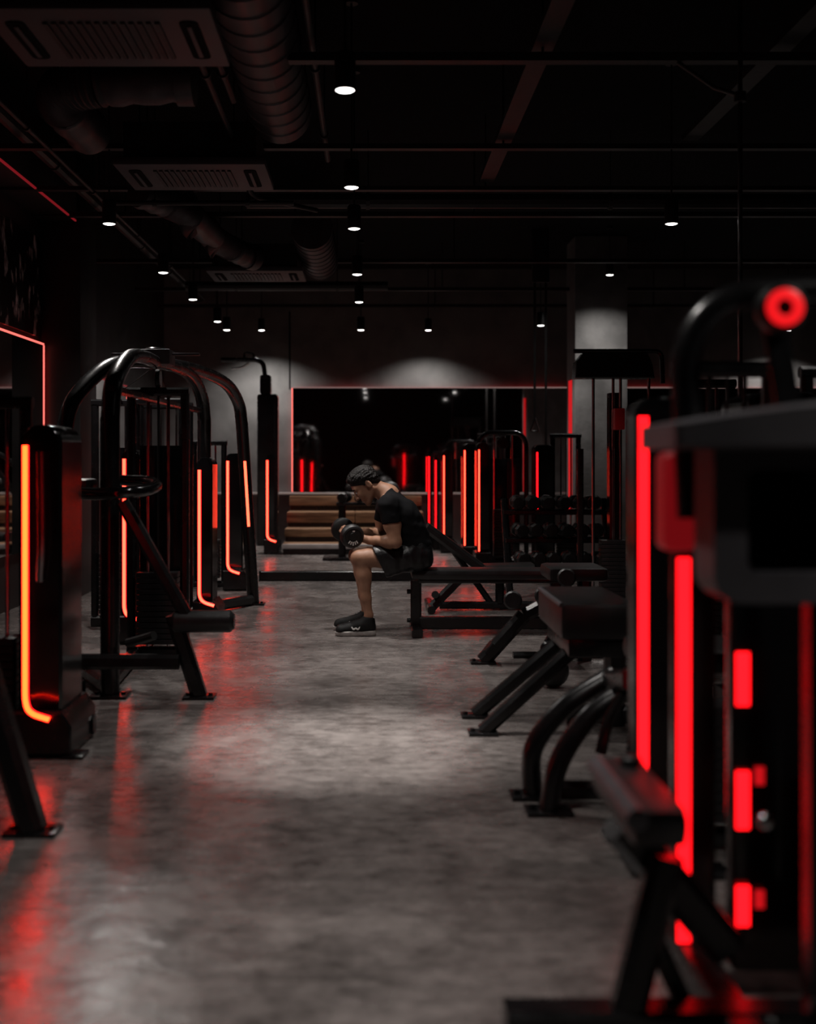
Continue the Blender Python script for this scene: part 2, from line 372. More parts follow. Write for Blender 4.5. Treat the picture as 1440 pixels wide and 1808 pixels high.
cassette(7.4, 1, 'ceiling cassette air conditioner beyond the domed duct end')
cassette(11.6, 2, 'farthest ceiling cassette air conditioner beside the small domed duct end')
def duct(label, x, z, r, D0, D1):
    t = thing('round_duct', label, 'duct', (x, D0, z))
    obj('pipe', MB().lathe((x, D0, z), (0, 1, 0), [(r, 0), (r, D1-D0-.1), (r*.97, D1-D0-.04)], 28), 'duct', t)
    pr = [(r*math.cos(a)*1.0, .10*math.sin(a)) for a in [PI/2*i/7 for i in range(8)]]; pr[-1] = (1e-7, .10)
    obj('domed_end', MB().lathe((x, D1-.1, z), (0, 1, 0), pr, 28), 'duct', t)
    k = 0; y = D0+.1
    while y < D1-.08:
        obj('seam_ring', MB().lathe((x, y, z), (0, 1, 0), [(r, 0), (r+.008, .006), (r+.008, .018), (r, .024)], 28), 'duct', t); y += .22
    obj('hanger_rod', MB().cyl((x, (D0+D1)/2, z+r), (x, (D0+D1)/2, ZC), .007, 6), 'service_black', t)
duct('large round ceiling duct with ribbed domed end', -.57, 3.44, .20, 3.6, 7.7)
duct('smaller far ceiling duct with domed end', -.53, 3.33, .19, 10.9, 12.9)
# corrugated duct: runs along the left, then turns to cross the room
pts = fillet([(-1.70, 7.25, 3.20), (-1.76, 6.42, 3.24), (-1.0, 6.38, 3.26)], .4, 10)
fine = spline(pts, 6); sc = [1+.07*math.sin(i*2.1) for i in range(len(fine))]
t = thing('flexible_duct', 'corrugated flexible duct bending across the ceiling at left', 'duct', pts[0])
obj('hose', MB().tube(fine, .13, 18, scale=sc), 'duct', t)
for q_ in (fine[2], fine[len(fine)//2], fine[-3]): obj('hanger_rod', MB().cyl(q_+Vector((0, 0, .12)), (q_.x, q_.y, ZC), .006, 6), 'service_black', t)
obj('collar', MB().cyl((-1.03, 6.38, 3.26), (-.94, 6.38, 3.26), .145, 18), 'duct', t)
pts = fillet([(-1.72, 8.85, 3.20), (-1.45, 9.3, 3.17), (-1.35, 10.6, 3.15), (-1.15, 11.2, 3.13)], .4, 10)
fine = spline(pts, 6); sc = [1+.08*math.sin(i*2.1) for i in range(len(fine))]
t = thing('flexible_duct', 'crumpled silvery flexible duct beyond the second air conditioner', 'duct', pts[0])
obj('hose', MB().tube(fine, .11, 16, scale=sc), 'duct', t)
for q_ in (fine[2], fine[-3]): obj('hanger_rod', MB().cyl(q_+Vector((0, 0, .10)), (q_.x, q_.y, ZC), .006, 6), 'service_black', t)
obj('collar', MB().cyl(fine[-1], fine[-1]+Vector((.06, .08, 0)), .125, 18), 'duct', t)
def pipe(label, path, r, name='ceiling_pipe', clips=4, mat='service_black'):
    t = thing(name, label, 'pipe', path[0]); P = fillet(path, .12)
    obj('tube', MB().tube(P, r, 10), mat, t)
    for k in range(clips):
        p = Vector(path[0]).lerp(Vector(path[1]), (k+.5)/clips)
        d = (Vector(path[1])-Vector(path[0])).normalized()
        obj('clamp', MB().cyl(p-d*.015, p+d*.015, r+.010, 10), 'service_black', t)
        obj('hanger_rod', MB().cyl(p+Vector((0, 0, r)), (p.x, p.y, ZC), .005, 6), 'service_black', t)
pipe('dark sprinkler pipe running above the left mirrors', [(-2.35, 3.0, 3.42), (-2.35, 16.4, 3.42)], .045, clips=8)
pipe('thin dark conduit next to the left sprinkler pipe', [(-2.15, 3.0, 3.30), (-2.15, 15.5, 3.30)], .016, clips=7)
pipe('bundle conduit along the large round duct, outer one', [(-.86, 3.0, 3.24), (-.86, 8.2, 3.24), (-.86, 8.6, 3.12), (-.4, 9.1, 3.12)], .018)
pipe('bundle conduit along the large round duct, inner one', [(-.79, 3.0, 3.30), (-.79, 6.9, 3.30)], .022)
pipe('slim pipe right of the large round duct', [(-.30, 3.2, 3.38), (-.30, 8.6, 3.38)], .02)
pipe('pipe crossing behind the second air conditioner', [(-1.9, 8.65, 3.08), (-.55, 8.65, 3.08)], .018, clips=2)
pipe('long thick pipe crossing the room past the fourth joist', [(-1.0, 9.7, 3.32), (6.9, 9.7, 3.32)], .06, clips=4)
pipe('pipe crossing the ceiling near the far air conditioner', [(-2.0, 12.95, 3.1), (.2, 12.95, 3.1)], .05, clips=2)
t = thing('conduit_pole', 'thin vertical conduit pole dropping from the ceiling on the right', 'pole', (1.9, 6.1, 0))
obj('tube', MB().cyl((1.9, 6.1, 0), (1.9, 6.1, 3.86), .012, 10), 'chrome', t)
obj('flange', MB().cyl((1.9, 6.1, 3.05), (1.9, 6.1, 3.10), .03, 12), 'service_black', t)
obj('flange', MB().cyl((1.9, 6.1, 0), (1.9, 6.1, .02), .05, 12), 'service_black', t)
obj('clip_arm', MB().rect([(1.9, 6.1, 3.08), (1.78, 6.15, 3.14), (1.6, 6.18, 3.28)], .03, .02), 'service_black', t)

# ------------------------------------------------------------------ gym machine kit
def led_tower(R, x, D, H=1.38, wd=.16, dep=.42, z1=1.28, led='led_far', bend=1, stack=-1, z0=.26, split=None, plates=11, base=True, sw=.028, rr=.055, rear=True):
    xa = x-.022; xb = xa+wd
    sh = obj('shroud', MB().prism(rounded_rect(xa, xb, .12, H, rr, 6, (0, 0, 1, 1)), D, D+dep, .012), 'gloss', R)
    if base:
        obj('base_box', MB().prism([(xa-.02, .012), (xb+.05, .012), (xb+.05, .13), (xb+.01, .19), (xa-.02, .19)], D-.05, D+dep+.04, .01), 'metal', R)
        obj('foot_plate', MB().box(xb+.01, xb+.10, D-.06, D+.06, 0, .014, .003), 'metal', R)
    h = sw/2
    if split is None:
        path = fillet([(x, D-.004, z1), (x, D-.004, .225), (x+.035*bend, D-.066, .190), (x+.115*bend, D-.066, .165)], .045, 6) if bend else [Vector((x, D-.004, z1)), Vector((x, D-.004, .20))]
        st = obj('light_strip', MB().rect(path, .008, sw, ref=(1, 0, 0), ch=.3), 'led_red' if led != 'led_red' else 'led_red', R)
        if led != 'led_red':
            obj('strip_core', MB().rect([p+Vector((0, -.005, 0)) for p in path], .006, sw*.72, ref=(1, 0, 0), ch=.3), led, st)
    else:
        for a, b_ in split:
            obj('light_strip', MB().rect([(x, D-.004, b_), (x, D-.004, a)], .008, sw, ref=(1, 0, 0), ch=.3), 'led_red', R)
    if rear: obj('light_strip', MB().rect([((xa+xb)/2, D+dep+.003, z1), ((xa+xb)/2, D+dep+.003, z0)], .008, sw, ref=(1, 0, 0), ch=.3), 'led_red', R)
    if stack:
        sx = xa-.17 if stack < 0 else xb+.17; yy = D+.22
        fr = obj('stack_frame', MB().rect([(sx-.15, yy, .02), (sx-.15, yy, H+.08)], .05, .05).rect([(sx+.13, yy, .02), (sx+.13, yy, H+.08)], .05, .05)
                 .rect([(sx-.18, yy, H+.10), (sx+.16, yy, H+.10)], .05, .05).rect([(sx-.18, yy, .04), (sx+.16, yy, .04)], .06, .06), 'metal', R)
        for k in (-.06, .05): obj('guide_rod', MB().cyl((sx+k, yy, .06), (sx+k, yy, H+.08), .009, 8), 'chrome', R)
        me = None
        for i in range(plates):
            z = .10+i*.033
            if me is None:
                pl = obj('weight_plate', MB().box(sx-.105, sx+.095, yy-.07, yy+.07, .10, .129, .003), 'plate_iron', R); me = pl
            else:
                q = me.copy(); C.objects.link(q); q.location.z = i*.033
        obj('cable', MB().cyl((sx-.005, yy, .10+plates*.033), (sx-.005, yy, H+.1), .005, 6), 'rubber', R)
    return sh
def pad(R, name, x0, x1, y0, y1, z0, z1, M=None):
    q = MB().box(x0, x1, y0, y1, z0, z1, min(.03, (z1-z0)*.4))
    if M: q.xf(M)
    return obj(name, q, 'vinyl', R)
def foot(R, p, a=.15, b_=.12, ang=0):
    q = MB().box(-a/2, a/2, -b_/2, b_/2, 0, .014, .003)
    for sx in (-1, 1): q.cyl((sx*a*.36, 0, .014), (sx*a*.36, 0, .026), .012, 6)
    q.xf(Matrix.Translation((p[0], p[1], 0)) @ Matrix.Rotation(ang, 4, 'Z')); return obj('foot_plate', q, 'metal', R)
def seat_unit(R, x, D, dr=1, lean=.35):              # seat, backrest, arms and floor frame of a press machine; dr = side the user faces
    obj('base_frame', MB().rect([(x-.45*dr, D, .05), (x+.55*dr, D, .05)], .07, .07).rect([(x+.5*dr, D-.3, .05), (x+.5*dr, D+.3, .05)], .07, .07), 'metal', R)
    obj('seat_post', MB().rect([(x, D, .08), (x, D, .42)], .06, .07), 'metal', R)
    pad(R, 'seat', x-.2, x+.2, D-.17, D+.17, .42, .50)
    M = Matrix.Translation((x-.22*dr, D, .52)) @ Matrix.Rotation(-lean*dr, 4, 'Y')
    pad(R, 'backrest', -.04, .04, -.16, .16, 0, .62, M)
    for s_ in (-1, 1):
        obj('press_arm', MB().tube(fillet([(x-.25*dr, D+.30*s_, 1.30), (x+.05*dr, D+.32*s_, 1.28), (x+.28*dr, D+.30*s_, .98)], .2), .024, 10), 'metal', R)
        obj('grip', MB().cyl((x+.24*dr, D+.30*s_, 1.03), (x+.33*dr, D+.30*s_, .90), .03, 10), 'rubber', R)

# ---- left side, from near to far
# angled leg of the machine that stands mostly outside the frame
t = thing('gym_machine', 'angled black machine leg with bolted foot at the left frame edge', 'gym machine', (-1.15, 3.9, 0))
a = W(58, 1472, 3.88); a.z = .01; b_ = W(-28, 1180, 3.9)
obj('leg', MB().rect([a, b_, b_+(b_-a).normalized()*.45], .085, .10, ref=(0, 1, 0)), 'metal', t)
foot(t, (a.x, a.y), .17, .12)
obj('main_beam', MB().rect([(b_.x-.16, 3.9, .90), (b_.x-1.0, 3.9, .92)], .08, .08), 'metal', t)
obj('base_frame', MB().rect([(b_.x-.25, 3.9, .05), (b_.x-1.1, 3.9, .05)], .08, .08), 'metal', t)
pad(t, 'seat', b_.x-.75, b_.x-.35, 3.7, 4.1, .46, .55)
obj('seat_post', MB().rect([(b_.x-.55, 3.9, .08), (b_.x-.55, 3.9, .46)], .07, .07), 'metal', t)

t = thing('gym_machine', 'weight tower with the broad orange light strip at far left', 'gym machine', (-1.41, 4.9, 0), 'gym machines with light strips')
led_tower(t, -1.41, 4.88, H=1.36, wd=.17, dep=.35, z1=1.275, rr=.075, led='led_orange', stack=-1, z0=.26)
obj('handle_post', MB().tube(spline([(-1.34, 4.84, 1.25), (-1.335, 4.835, .9), (-1.345, 4.85, .72)], 8), .016, 10), 'chrome', t)
obj('back_rail', MB().rect([(-1.62, 5.2, .06), (-1.2, 5.2, .06)], .06, .08), 'metal', t)
seat_unit(t, -2.2, 5.3, -1)

# four-legged cable station with arched tubes meeting at a hub
HUB = Vector((-1.417, 7.9, 1.86))
t = thing('cable_station', 'four-legged cable station with arched black tubes meeting at a central hub', 'gym machine', (HUB.x, HUB.y, 0))
legs = [[(-1.33, 6.1, 0), (-1.33, 6.1, 1.42), (-1.335, 6.22, 1.62), (-1.35, 6.65, 1.78), (-1.38, 7.2, 1.84), HUB],
        [(-1.84, 7.15, 0), (-1.84, 7.15, 1.36), (-1.80, 7.22, 1.57), (-1.67, 7.45, 1.78), (-1.55, 7.65, 1.845), HUB],
        [(-1.25, 9.0, 0), (-1.25, 9.0, 1.52), (-1.255, 8.9, 1.68), (-1.28, 8.65, 1.80), (-1.33, 8.3, 1.855), HUB],
        [(-.97, 9.95, 0), (-1.05, 9.80, 1.50), (-1.07, 9.70, 1.68), (-1.14, 9.35, 1.82), (-1.28, 8.6, 1.87), HUB]]
for L_ in legs:
    P = [Vector(L_[0])]+spline(L_[1:], 7)
    obj('arched_leg', MB().sweep(P, [(.05*math.cos(2*PI*j/14), .042*math.sin(2*PI*j/14)) for j in range(14)]), 'metal', t)
    foot(t, L_[0][:2], .19, .15)
hb = obj('hub', MB().box(HUB.x-.11, HUB.x+.11, HUB.y-.11, HUB.y+.11, HUB.z-.02, HUB.z+.08, .012), 'charcoal', t)
obj('hub_cap', MB().cyl((HUB.x, HUB.y, HUB.z+.08), (HUB.x, HUB.y, HUB.z+.095), .07, 16, .004), 'metal', hb)
for dx in (-.2, .2):
    obj('bracket', MB().box(HUB.x+dx-.09, HUB.x+dx+.09, HUB.y-.03, HUB.y+.03, HUB.z+.045, HUB.z+.060, .003), 'charcoal', t)
for (sx, sy) in ((-1.26, 7.1), (-1.80, 8.50), (-1.47, 8.32), (-1.52, 9.0)):
    obj('stack_frame', MB().rect([(sx-.16, sy, .02), (sx-.16, sy, 1.60), ], .05, .05).rect([(sx+.16, sy, .02), (sx+.16, sy, 1.60)], .05, .05).rect([(sx-.185, sy, 1.62), (sx+.185, sy, 1.62)], .05, .05).rect([(sx-.185, sy, .06), (sx+.185, sy, .06)], .06, .08), 'metal', t)
    for k in (-.06, .06): obj('guide_rod', MB().cyl((sx+k, sy, .1), (sx+k, sy, 1.6), .010, 8), 'chrome', t)
    obj('guard_panel', MB().box(sx-.13, sx+.13, sy+.10, sy+.108, .12, 1.3, .002), 'gloss', t)
    me = None
    for i in range(13):
        if me is None: me = obj('weight_plate', MB().box(sx-.12, sx+.12, sy-.06, sy+.06, .12, .149, .003), 'plate_iron', t)
        else: q = me.copy(); C.objects.link(q); q.location.z = i*.033
    obj('cable', MB().tube([(sx, sy, .56), (sx, sy, 1.68), HUB+Vector((0, 0, -.02))], .005, 6), 'rubber', t)
    obj('pulley', MB().cyl((sx-.015, sy, 1.70), (sx+.015, sy, 1.70), .055, 18, .004), 'metal', t)
obj('floor_beam', MB().rect([(-1.84, 7.15, .05), (-1.33, 6.1, .05)], .08, .08), 'metal', t)
obj('floor_beam', MB().rect([(-1.36, 6.2, .05), (-1.46, 8.2, .05), (-1.40, 9.15, .05), (-.99, 9.88, .05)], .08, .08), 'metal', t)
obj('light_strip', MB().rect([(-1.025, 9.785, 1.20), (-.998, 9.835, .66)], .008, .022, ref=(1, 0, 0), ch=.3), 'led_far', t)
obj('crossbar', MB().rect([(-1.33, 6.12, 1.58), (-1.27, 8.95, 1.58)], .04, .04), 'metal', t)

# press machine in front of it: curved arm, slanting link, roller pad, splayed leg
t = thing('gym_machine', 'press machine with curved arm, slanting link and roller pad at left', 'gym machine', (-1.2, 6.0, 0))
arm = spline([W(112, 868, 5.95), W(160, 872, 5.8), W(215, 870, 5.75), W(255, 866, 5.85), W(276, 858, 6.05), W(262, 850, 6.25), W(215, 848, 6.35)], 7)
obj('curved_arm', MB().tube(arm, .030, 12), 'gloss', t)
pad(t, 'arm_pad', -1.60, -1.40, 5.9, 6.15, 1.06, 1.12)
obj('arm_pivot', MB().cyl(W(118, 850, 6.0), W(118, 885, 6.0), .055, 16, .006), 'metal', t)
obj('slanting_link', MB().rect([W(216, 886, 6.0), W(330, 1088, 6.0)], .065, .075, ref=(0, 1, 0)), 'metal', t)
obj('roller_pad', MB().cyl(W(305, 1097, 6.0), W(411, 1097, 6.0), .056, 22, .012), 'vinyl', t)
obj('roller_cap', MB().cyl(W(411, 1097, 6.0), W(414, 1097, 6.0), .040, 18, .002), 'metal', t)
lp = W(352, 1230, 6.07); lp.z = .01
obj('leg', MB().rect([W(306, 1085, 6.05), lp], .08, .085, ref=(0, 1, 0)), 'metal', t)
foot(t, (lp.x, lp.y), .16, .13)
obj('floor_rail', MB().rect([W(120, 1168, 5.99), W(316, 1168, 5.99)], .07, .075), 'metal', t)
obj('upright', MB().rect([(-1.56, 6.02, .0), (-1.56, 6.02, 1.06)], .08, .10), 'metal', t)
obj('base_frame', MB().rect([(-1.95, 6.03, .05), (-1.45, 6.03, .05)], .10, .09), 'metal', t)
obj('pedal', MB().tube(spline([W(226, 1135, 6.4), W(245, 1130, 6.35), W(272, 1122, 6.3)], 6), .025, 10), 'rubber', t)

def tower_machine(label, x, D, **k):
    t = thing('gym_machine', label, 'gym machine', (x, D, 0), 'gym machines with light strips')
    seat = k.pop('seat', None)
    led_tower(t, x, D, **k)
    if seat: seat_unit(t, *seat)
    return t
tower_machine('weight tower with light strip seen behind the curved press arm', -1.615, 7.84, z1=1.22, H=1.28, wd=.12, dep=.3, stack=0)
t = tower_machine('weight tower with tall orange strip above the roller pad', -1.229, 8.60, z1=1.14, H=1.23, wd=.115, dep=.3, stack=0, z0=.2)
tower_machine('weight tower with light strip behind the right arch of the cable station', -1.31, 11.0, z1=1.2, H=1.27, stack=-1, seat=(-2.0, 11.6, -1))
# tall lat pulldown at the end of the row
t = tower_machine('tall lat pulldown tower with hooked top arm beside the back mirror', -1.305, 15.2, z1=1.20, H=1.26, wd=.12, stack=0, z0=.22)
obj('mast', MB().prism(rounded_rect(-1.44, -1.18, .1, 2.05, .03, 4, (0, 0, 1, 1)), 15.26, 15.5, .01), 'gloss', t)
obj('mast_head', MB().prism(rounded_rect(-1.41, -1.27, 2.05, 2.30, .03, 4), 15.3, 15.46, .01), 'metal', t)
obj('top_arm', MB().tube(fillet([(-1.35, 15.4, 2.28), (-1.37, 15.4, 2.45), (-1.45, 15.4, 2.50), (-1.92, 15.4, 2.50)], .12), .03, 12), 'metal', t)
obj('pulley_hook', MB().tube(fillet([(-1.62, 15.4, 2.50), (-1.62, 15.4, 2.60), (-1.50, 15.4, 2.58), (-1.50, 15.4, 2.52)], .04), .014, 8), 'metal', t)
obj('pull_bar', MB().tube(spline([(-1.78, 15.35, 2.38), (-1.65, 15.35, 2.40), (-1.55, 15.35, 2.46)], 6), .014, 8), 'chrome', t)
obj('mast_rib', MB().cyl((-1.20, 15.24, .2), (-1.20, 15.24, 2.0), .03, 12), 'metal', t)
# low beam lying across the aisle behind the man
t = thing('floor_beam', 'low black beam lying across the aisle behind the man', 'beam', (0, 11.9, 0))
obj('rail', MB().rect([(-1.09, 11.9, .05), (1.15, 11.9, .05)], .10, .098, ch=.1), 'metal', t)
for xx in (-1.09, 1.15): obj('end_cap', MB().box(xx-.012, xx+.012, 11.85, 11.95, .001, .10, .003), 'rubber', t)

# ---- right side, from near to far
# R1: the big blurred machine in the corner
t = thing('gym_machine', 'large blurred machine with hoop guard and red ring pulley at right', 'gym machine', (.85, 2.6, 0), 'gym machines with light strips')
led_tower(t, .728, 2.76, H=1.16, wd=.10, dep=.05, z1=.99, led='led_red', split=[(.10, .99)], stack=0, base=False, sw=.030, rear=False)
for a, b_ in ((.66, .78), (.38, .51), (.16, .25)):
    obj('light_strip', MB().rect([(.847, 2.70, b_), (.847, 2.70, a)], .008, .030, ref=(1, 0, 0), ch=.3), 'led_red', t)
obj('rear_panel', MB().box(.83, 1.3, 2.71, 2.78, .05, 1.2, .008), 'gloss', t)
for a, b_ in ((.48, .52), (.20, .24)):
    obj('light_strip', MB().rect([(.885, 2.70, b_), (.885, 2.70, a)], .006, .022, ref=(1, 0, 0), ch=.3), 'led_deep', t)
obj('upright', MB().rect([(.93, 2.40, 0), (.93, 2.40, 1.3)], .10, .10), 'metal', t)
obj('upright', MB().rect([(1.18, 2.40, 0), (1.18, 2.40, 1.3)], .10, .10), 'metal', t)
for i, xx in enumerate((1.01, 1.10)): obj('guide_rod', MB().cyl((xx, 2.52, .1), (xx, 2.52, 1.3), .011, 10), 'chrome', t)
me = None
for i in range(16):
    if me is None: me = obj('weight_plate', MB().box(.985, 1.125, 2.46, 2.60, .12, .155, .004), 'plate_iron', t)
    else: q = me.copy(); C.objects.link(q); q.location.z = i*.04
# hoop guard: a rounded frame around a dark opening, with an overhanging curved cap
def hoop(xa, xb, za, zb, th, y0, y1):
    o_ = rounded_rect(xa, xb, za, zb, .05, 6); i_ = rounded_rect(xa+th, xb-th, za+.058, zb-.10, .02, 6); n = len(o_); q = MB()
    vs = [(x, y0, z) for x, z in o_]+[(x, y0, z) for x, z in i_]+[(x, y1, z) for x, z in o_]+[(x, y1, z) for x, z in i_]; fs = []
    for j in range(n):
        k = (j+1) % n
        fs += [(j, k, n+k, n+j), (2*n+j, 3*n+j, 3*n+k, 2*n+k), (j, 2*n+j, 2*n+k, k), (n+j, n+k, 3*n+k, 3*n+j)]
    return q.add(vs, fs)
hg = obj('hoop_guard', hoop(.628, 1.22, .955, 1.30, .062, 2.17, 2.30), 'charcoal', t)
obj('guard_window', MB().box(.685, 1.17, 2.27, 2.285, 1.0, 1.215), 'gloss', hg, smooth=False)
cp = [(.55+.70*i/10, 1.235+.022*math.sin(PI*i/10*.9)) for i in range(11)]
capp = [(x, z+.05+.025*math.sin(PI*min(1, i/10*.8))) for i, (x, z) in enumerate(cp)]
obj('cap', MB().prism([(x, 1.238) for x, z in cp]+[(x, z) for x, z in reversed(capp)], 2.13, 2.42, .008), 'charcoal', t)
obj('side_bracket', MB().prism(rounded_rect(.60, .668, 1.03, 1.235, .02), 2.425, 2.50, .006), 'red_lit_glow', t)  # red light falling on the bracket, made as its own glow
obj('top_arch', MB().tube(spline([(.655, 2.42, 1.10), (.645, 2.42, 1.34), (.645, 2.42, 1.43), (.675, 2.42, 1.50), (.74, 2.42, 1.545), (.85, 2.42, 1.56), (1.2, 2.42, 1.56)], 8), .030, 14), 'metal', t)
pc = W(1378, 545, 2.36)
pl = obj('pulley', MB().cyl(pc+Vector((0, .02, 0)), pc+Vector((0, -.02, 0)), .050, 24, .006), 'rubber', t)
obj('ring', MB().lathe(pc+Vector((0, -.022, 0)), (0, -1, 0), [(.016, 0), (.016, .006), (.019, .009), (.032, .009), (.037, .006), (.037, 0)], 28, cap=False), 'led_ring', pl)
obj('pulley_bracket', MB().rect([(pc.x, 2.40, pc.z-.02), (pc.x+.03, 2.40, 1.32)], .05, .02), 'metal', t)
obj('selector_knob', MB().ell(W(1350, 1450, 2.3), (.016, .016, .016)), 'chrome', t)
# its seat and floor frame
obj('seat', MB().box(.50, .615, 2.27, 2.70, .47, .55, .03), 'seat_dark', t)
obj('seat_lit_edge', MB().tube([(.512, 2.27, .530), (.512, 2.68, .530)], .022, 12), 'charcoal', t)  # paler roll: light along the seat's edge put into the colour
obj('seat_knob', MB().ell((.57, 2.60, .56), (.025, .025, .015)), 'rubber', t)
obj('seat_arm', MB().rect([(.52, 2.48, .46), (.76, 2.54, .18)], .085, .075, ref=(0, 1, 0)), 'metal', t)
q0 = W(1162, 1560, 2.45); q1 = W(1105, 1790, 2.44)
obj('leg', MB().rect([q0+(q0-q1).normalized()*.06, q1], .07, .07, ref=(0, 1, 0)), 'metal', t)
obj('leg', MB().rect([W(1155, 1660, 2.5), W(1215, 1790, 2.5)], .04, .04, ref=(0, 1, 0)), 'metal', t)
obj('base_frame', MB().rect([(.277, 2.44, .05), (1.15, 2.44, .05)], .09, .098, ch=.12), 'metal', t)
obj('base_frame', MB().rect([(.75, 2.2, .05), (.75, 3.0, .05)], .08, .09, ch=.12), 'metal', t)

# R2: next tower with the long red strip, curved legs in front
t = thing('gym_machine', 'machine with tall red light strip and curved twin legs at right', 'gym machine', (.9, 3.7, 0), 'gym machines with light strips')
led_tower(t, .805, 3.50, H=1.40, wd=.17, dep=.12, z1=1.345, led='led_red', stack=1, sw=.030)
for p0, p1, p2, p3 in (((.588, 4.29), (930, 1320), (1000, 1245), (1085, 1190)), ((.617, 4.10), (975, 1345), (1040, 1265), (1110, 1215))):
    D = p0[1]; P = spline([(p0[0], D, .01), W(p1[0]+12, p1[1], D), W(*p2, D), W(*p3, D)], 8)
    obj('curved_leg', MB().sweep(P, [(.036*math.cos(2*PI*j/12), .045*math.sin(2*PI*j/12)) for j in range(12)]), 'metal', t)
    foot(t, (p0[0]+.0, D), .16, .12)
foot(t, (.83, 3.83), .15, .12)
obj('stub_leg', MB().rect([(.83, 3.83, .01), (.9, 3.83, .55)], .07, .07, ref=(0, 1, 0)), 'metal', t)
obj('cross_member', MB().rect([W(1075, 1200, 4.3), W(1115, 1200, 3.8)], .06, .07), 'metal', t)
obj('floor_rail', MB().rect([(.62, 4.2, .05), (1.35, 4.2, .05)], .06, .06), 'metal', t)
pad(t, 'seat', .92, 1.3, 3.95, 4.35, .50, .58)
obj('seat_post', MB().rect([(1.1, 4.2, .05), (1.1, 4.2, .5)], .07, .07), 'metal', t)
obj('lever', MB().tube(spline([W(1060, 1330, 4.0), W(1075, 1270, 4.0), W(1100, 1220, 3.95)], 6), .02, 10), 'metal', t)

# R3: machine with thick end pad and two long splayed legs
t = thing('gym_machine', 'bench machine with thick upright end pad and two long splayed legs', 'gym machine', (.95, 5.4, 0))
for (fx, fy, D, tx, ty) in ((838, 1266, 5.62, 990, 1132), (852, 1296, 5.27, 1016, 1142)):
    a = W(fx, fy, D); a.z = .012; b_ = W(tx, ty, D)
    obj('splayed_leg', MB().rect([a, b_], .06, .07, ref=(0, 1, 0)), 'metal', t); foot(t, (a.x, a.y), .13, .11)
pad(t, 'end_pad', .82, 1.15, 5.1, 5.80, .44, .60)
obj('pad_edge', MB().tube([(.828, 5.12, .588), (.828, 5.78, .588)], .012, 10), 'charcoal', t)
obj('pad_carrier', MB().box(.86, 1.1, 5.14, 5.76, .36, .44, .008), 'metal', t)
obj('upright', MB().rect([(1.12, 5.45, 0), (1.12, 5.45, .44)], .09, .09), 'metal', t)
obj('upright', MB().rect([(1.38, 5.6, 0), (1.38, 5.6, 1.5)], .09, .10), 'metal', t)
obj('floor_rail', MB().rect([(.9, 5.45, .05), (1.48, 5.45, .05)], .07, .08), 'metal', t)
pad(t, 'backrest', 1.28, 1.36, 5.4, 5.8, .7, 1.3)

# R4: machine whose forward leg is near the man's bench
t = thing('gym_machine', 'low machine with single slanted leg and rollers in front of the bench', 'gym machine', (.95, 7.1, 0))
a = W(852, 1168, 7.1); a.z = .012; b_ = W(925, 1086, 7.1)
obj('slanted_leg', MB().rect([a, b_], .085, .085, ref=(0, 1, 0)), 'metal', t); foot(t, (a.x, a.y), .15, .12)
obj('leg_bracket', MB().rect([W(858, 1150, 7.05), W(870, 1135, 7.05)], .03, .11, ref=(0, 1, 0)), 'metal', t)
obj('frame_arm', MB().rect([b_, W(1010, 1040, 7.1)], .08, .08, ref=(0, 1, 0)), 'metal', t)
obj('floor_rail', MB().rect([W(905, 1160, 7.3), W(1120, 1160, 7.3)], .07, .06), 'metal', t)
obj('upright', MB().rect([(1.3, 7.2, 0), (1.3, 7.2, .5)], .08, .08), 'metal', t)
for k, (px, py) in enumerate(((960, 1052), (905, 1060), (1000, 1020))):
    obj('roller_pad', MB().cyl(W(px, py, 6.9), W(px, py, 7.4), .055, 16, .01), 'vinyl', t)
pad(t, 'seat', 1.05, 1.4, 6.95, 7.35, .50, .58)
obj('lever', MB().tube(spline([W(965, 1135, 6.9), W(985, 1100, 6.9), W(1010, 1070, 6.95)], 6), .02, 10), 'metal', t)

# tall rack towers at right
t = thing('cable_tower', 'tall cable tower with wide dark header before the concrete column', 'gym machine', (1.9, 9.5, 0))
hp = [(1.63, 1.86), (2.26, 1.86), (2.24, 1.98), (2.2, 2.06), (1.70, 2.06), (1.64, 1.99)]
obj('header', MB().prism(hp, 9.42, 9.6, .008), 'metal', t)
obj('top_bar', MB().tube(fillet([(1.62, 9.45, 2.075), (2.32, 9.45, 2.075), (2.33, 9.45, 1.82)], .06), .018, 10), 'metal', t)
for px in (1047, 1082, 1095, 1145):
    x = (px-CX)*9.5/F; obj('guide_rod', MB().cyl((x, 9.5, .05), (x, 9.5, 1.87), .012, 10), 'chrome', t)
obj('upright', MB().rect([(1.98, 9.62, 0), (1.98, 9.62, 1.75)], .10, .16), 'gloss', t)
obj('upright', MB().rect([(1.70, 9.60, 0), (1.70, 9.60, 1.30)], .05, .05), 'metal', t)
obj('floor_frame', MB().rect([(1.6, 9.5, .04), (2.4, 9.5, .04)], .12, .08), 'metal', t)
me = None
for i in range(14):
    if me is None: me = obj('weight_plate', MB().box(1.84, 2.04, 9.43, 9.56, .1, .13, .003), 'plate_iron', t)
    else: q = me.copy(); C.objects.link(q); q.location.z = i*.034
obj('carriage', MB().box(1.94, 2.02, 9.40, 9.55, 1.45, 1.62, .01), 'red_plastic', t)
t = tower_machine('dark tall tower with slim light strip right of the cable tower', 1.53, 6.6, H=1.55, wd=.26, z1=1.45, led='led_red', stack=1, split=[(1.30, 1.42)])
t = tower_machine('dark weight tower behind the tall red strip machine', 1.62, 5.0, H=1.5, wd=.3, z1=1.40, led='led_red', stack=1, split=[(.5, .55)])

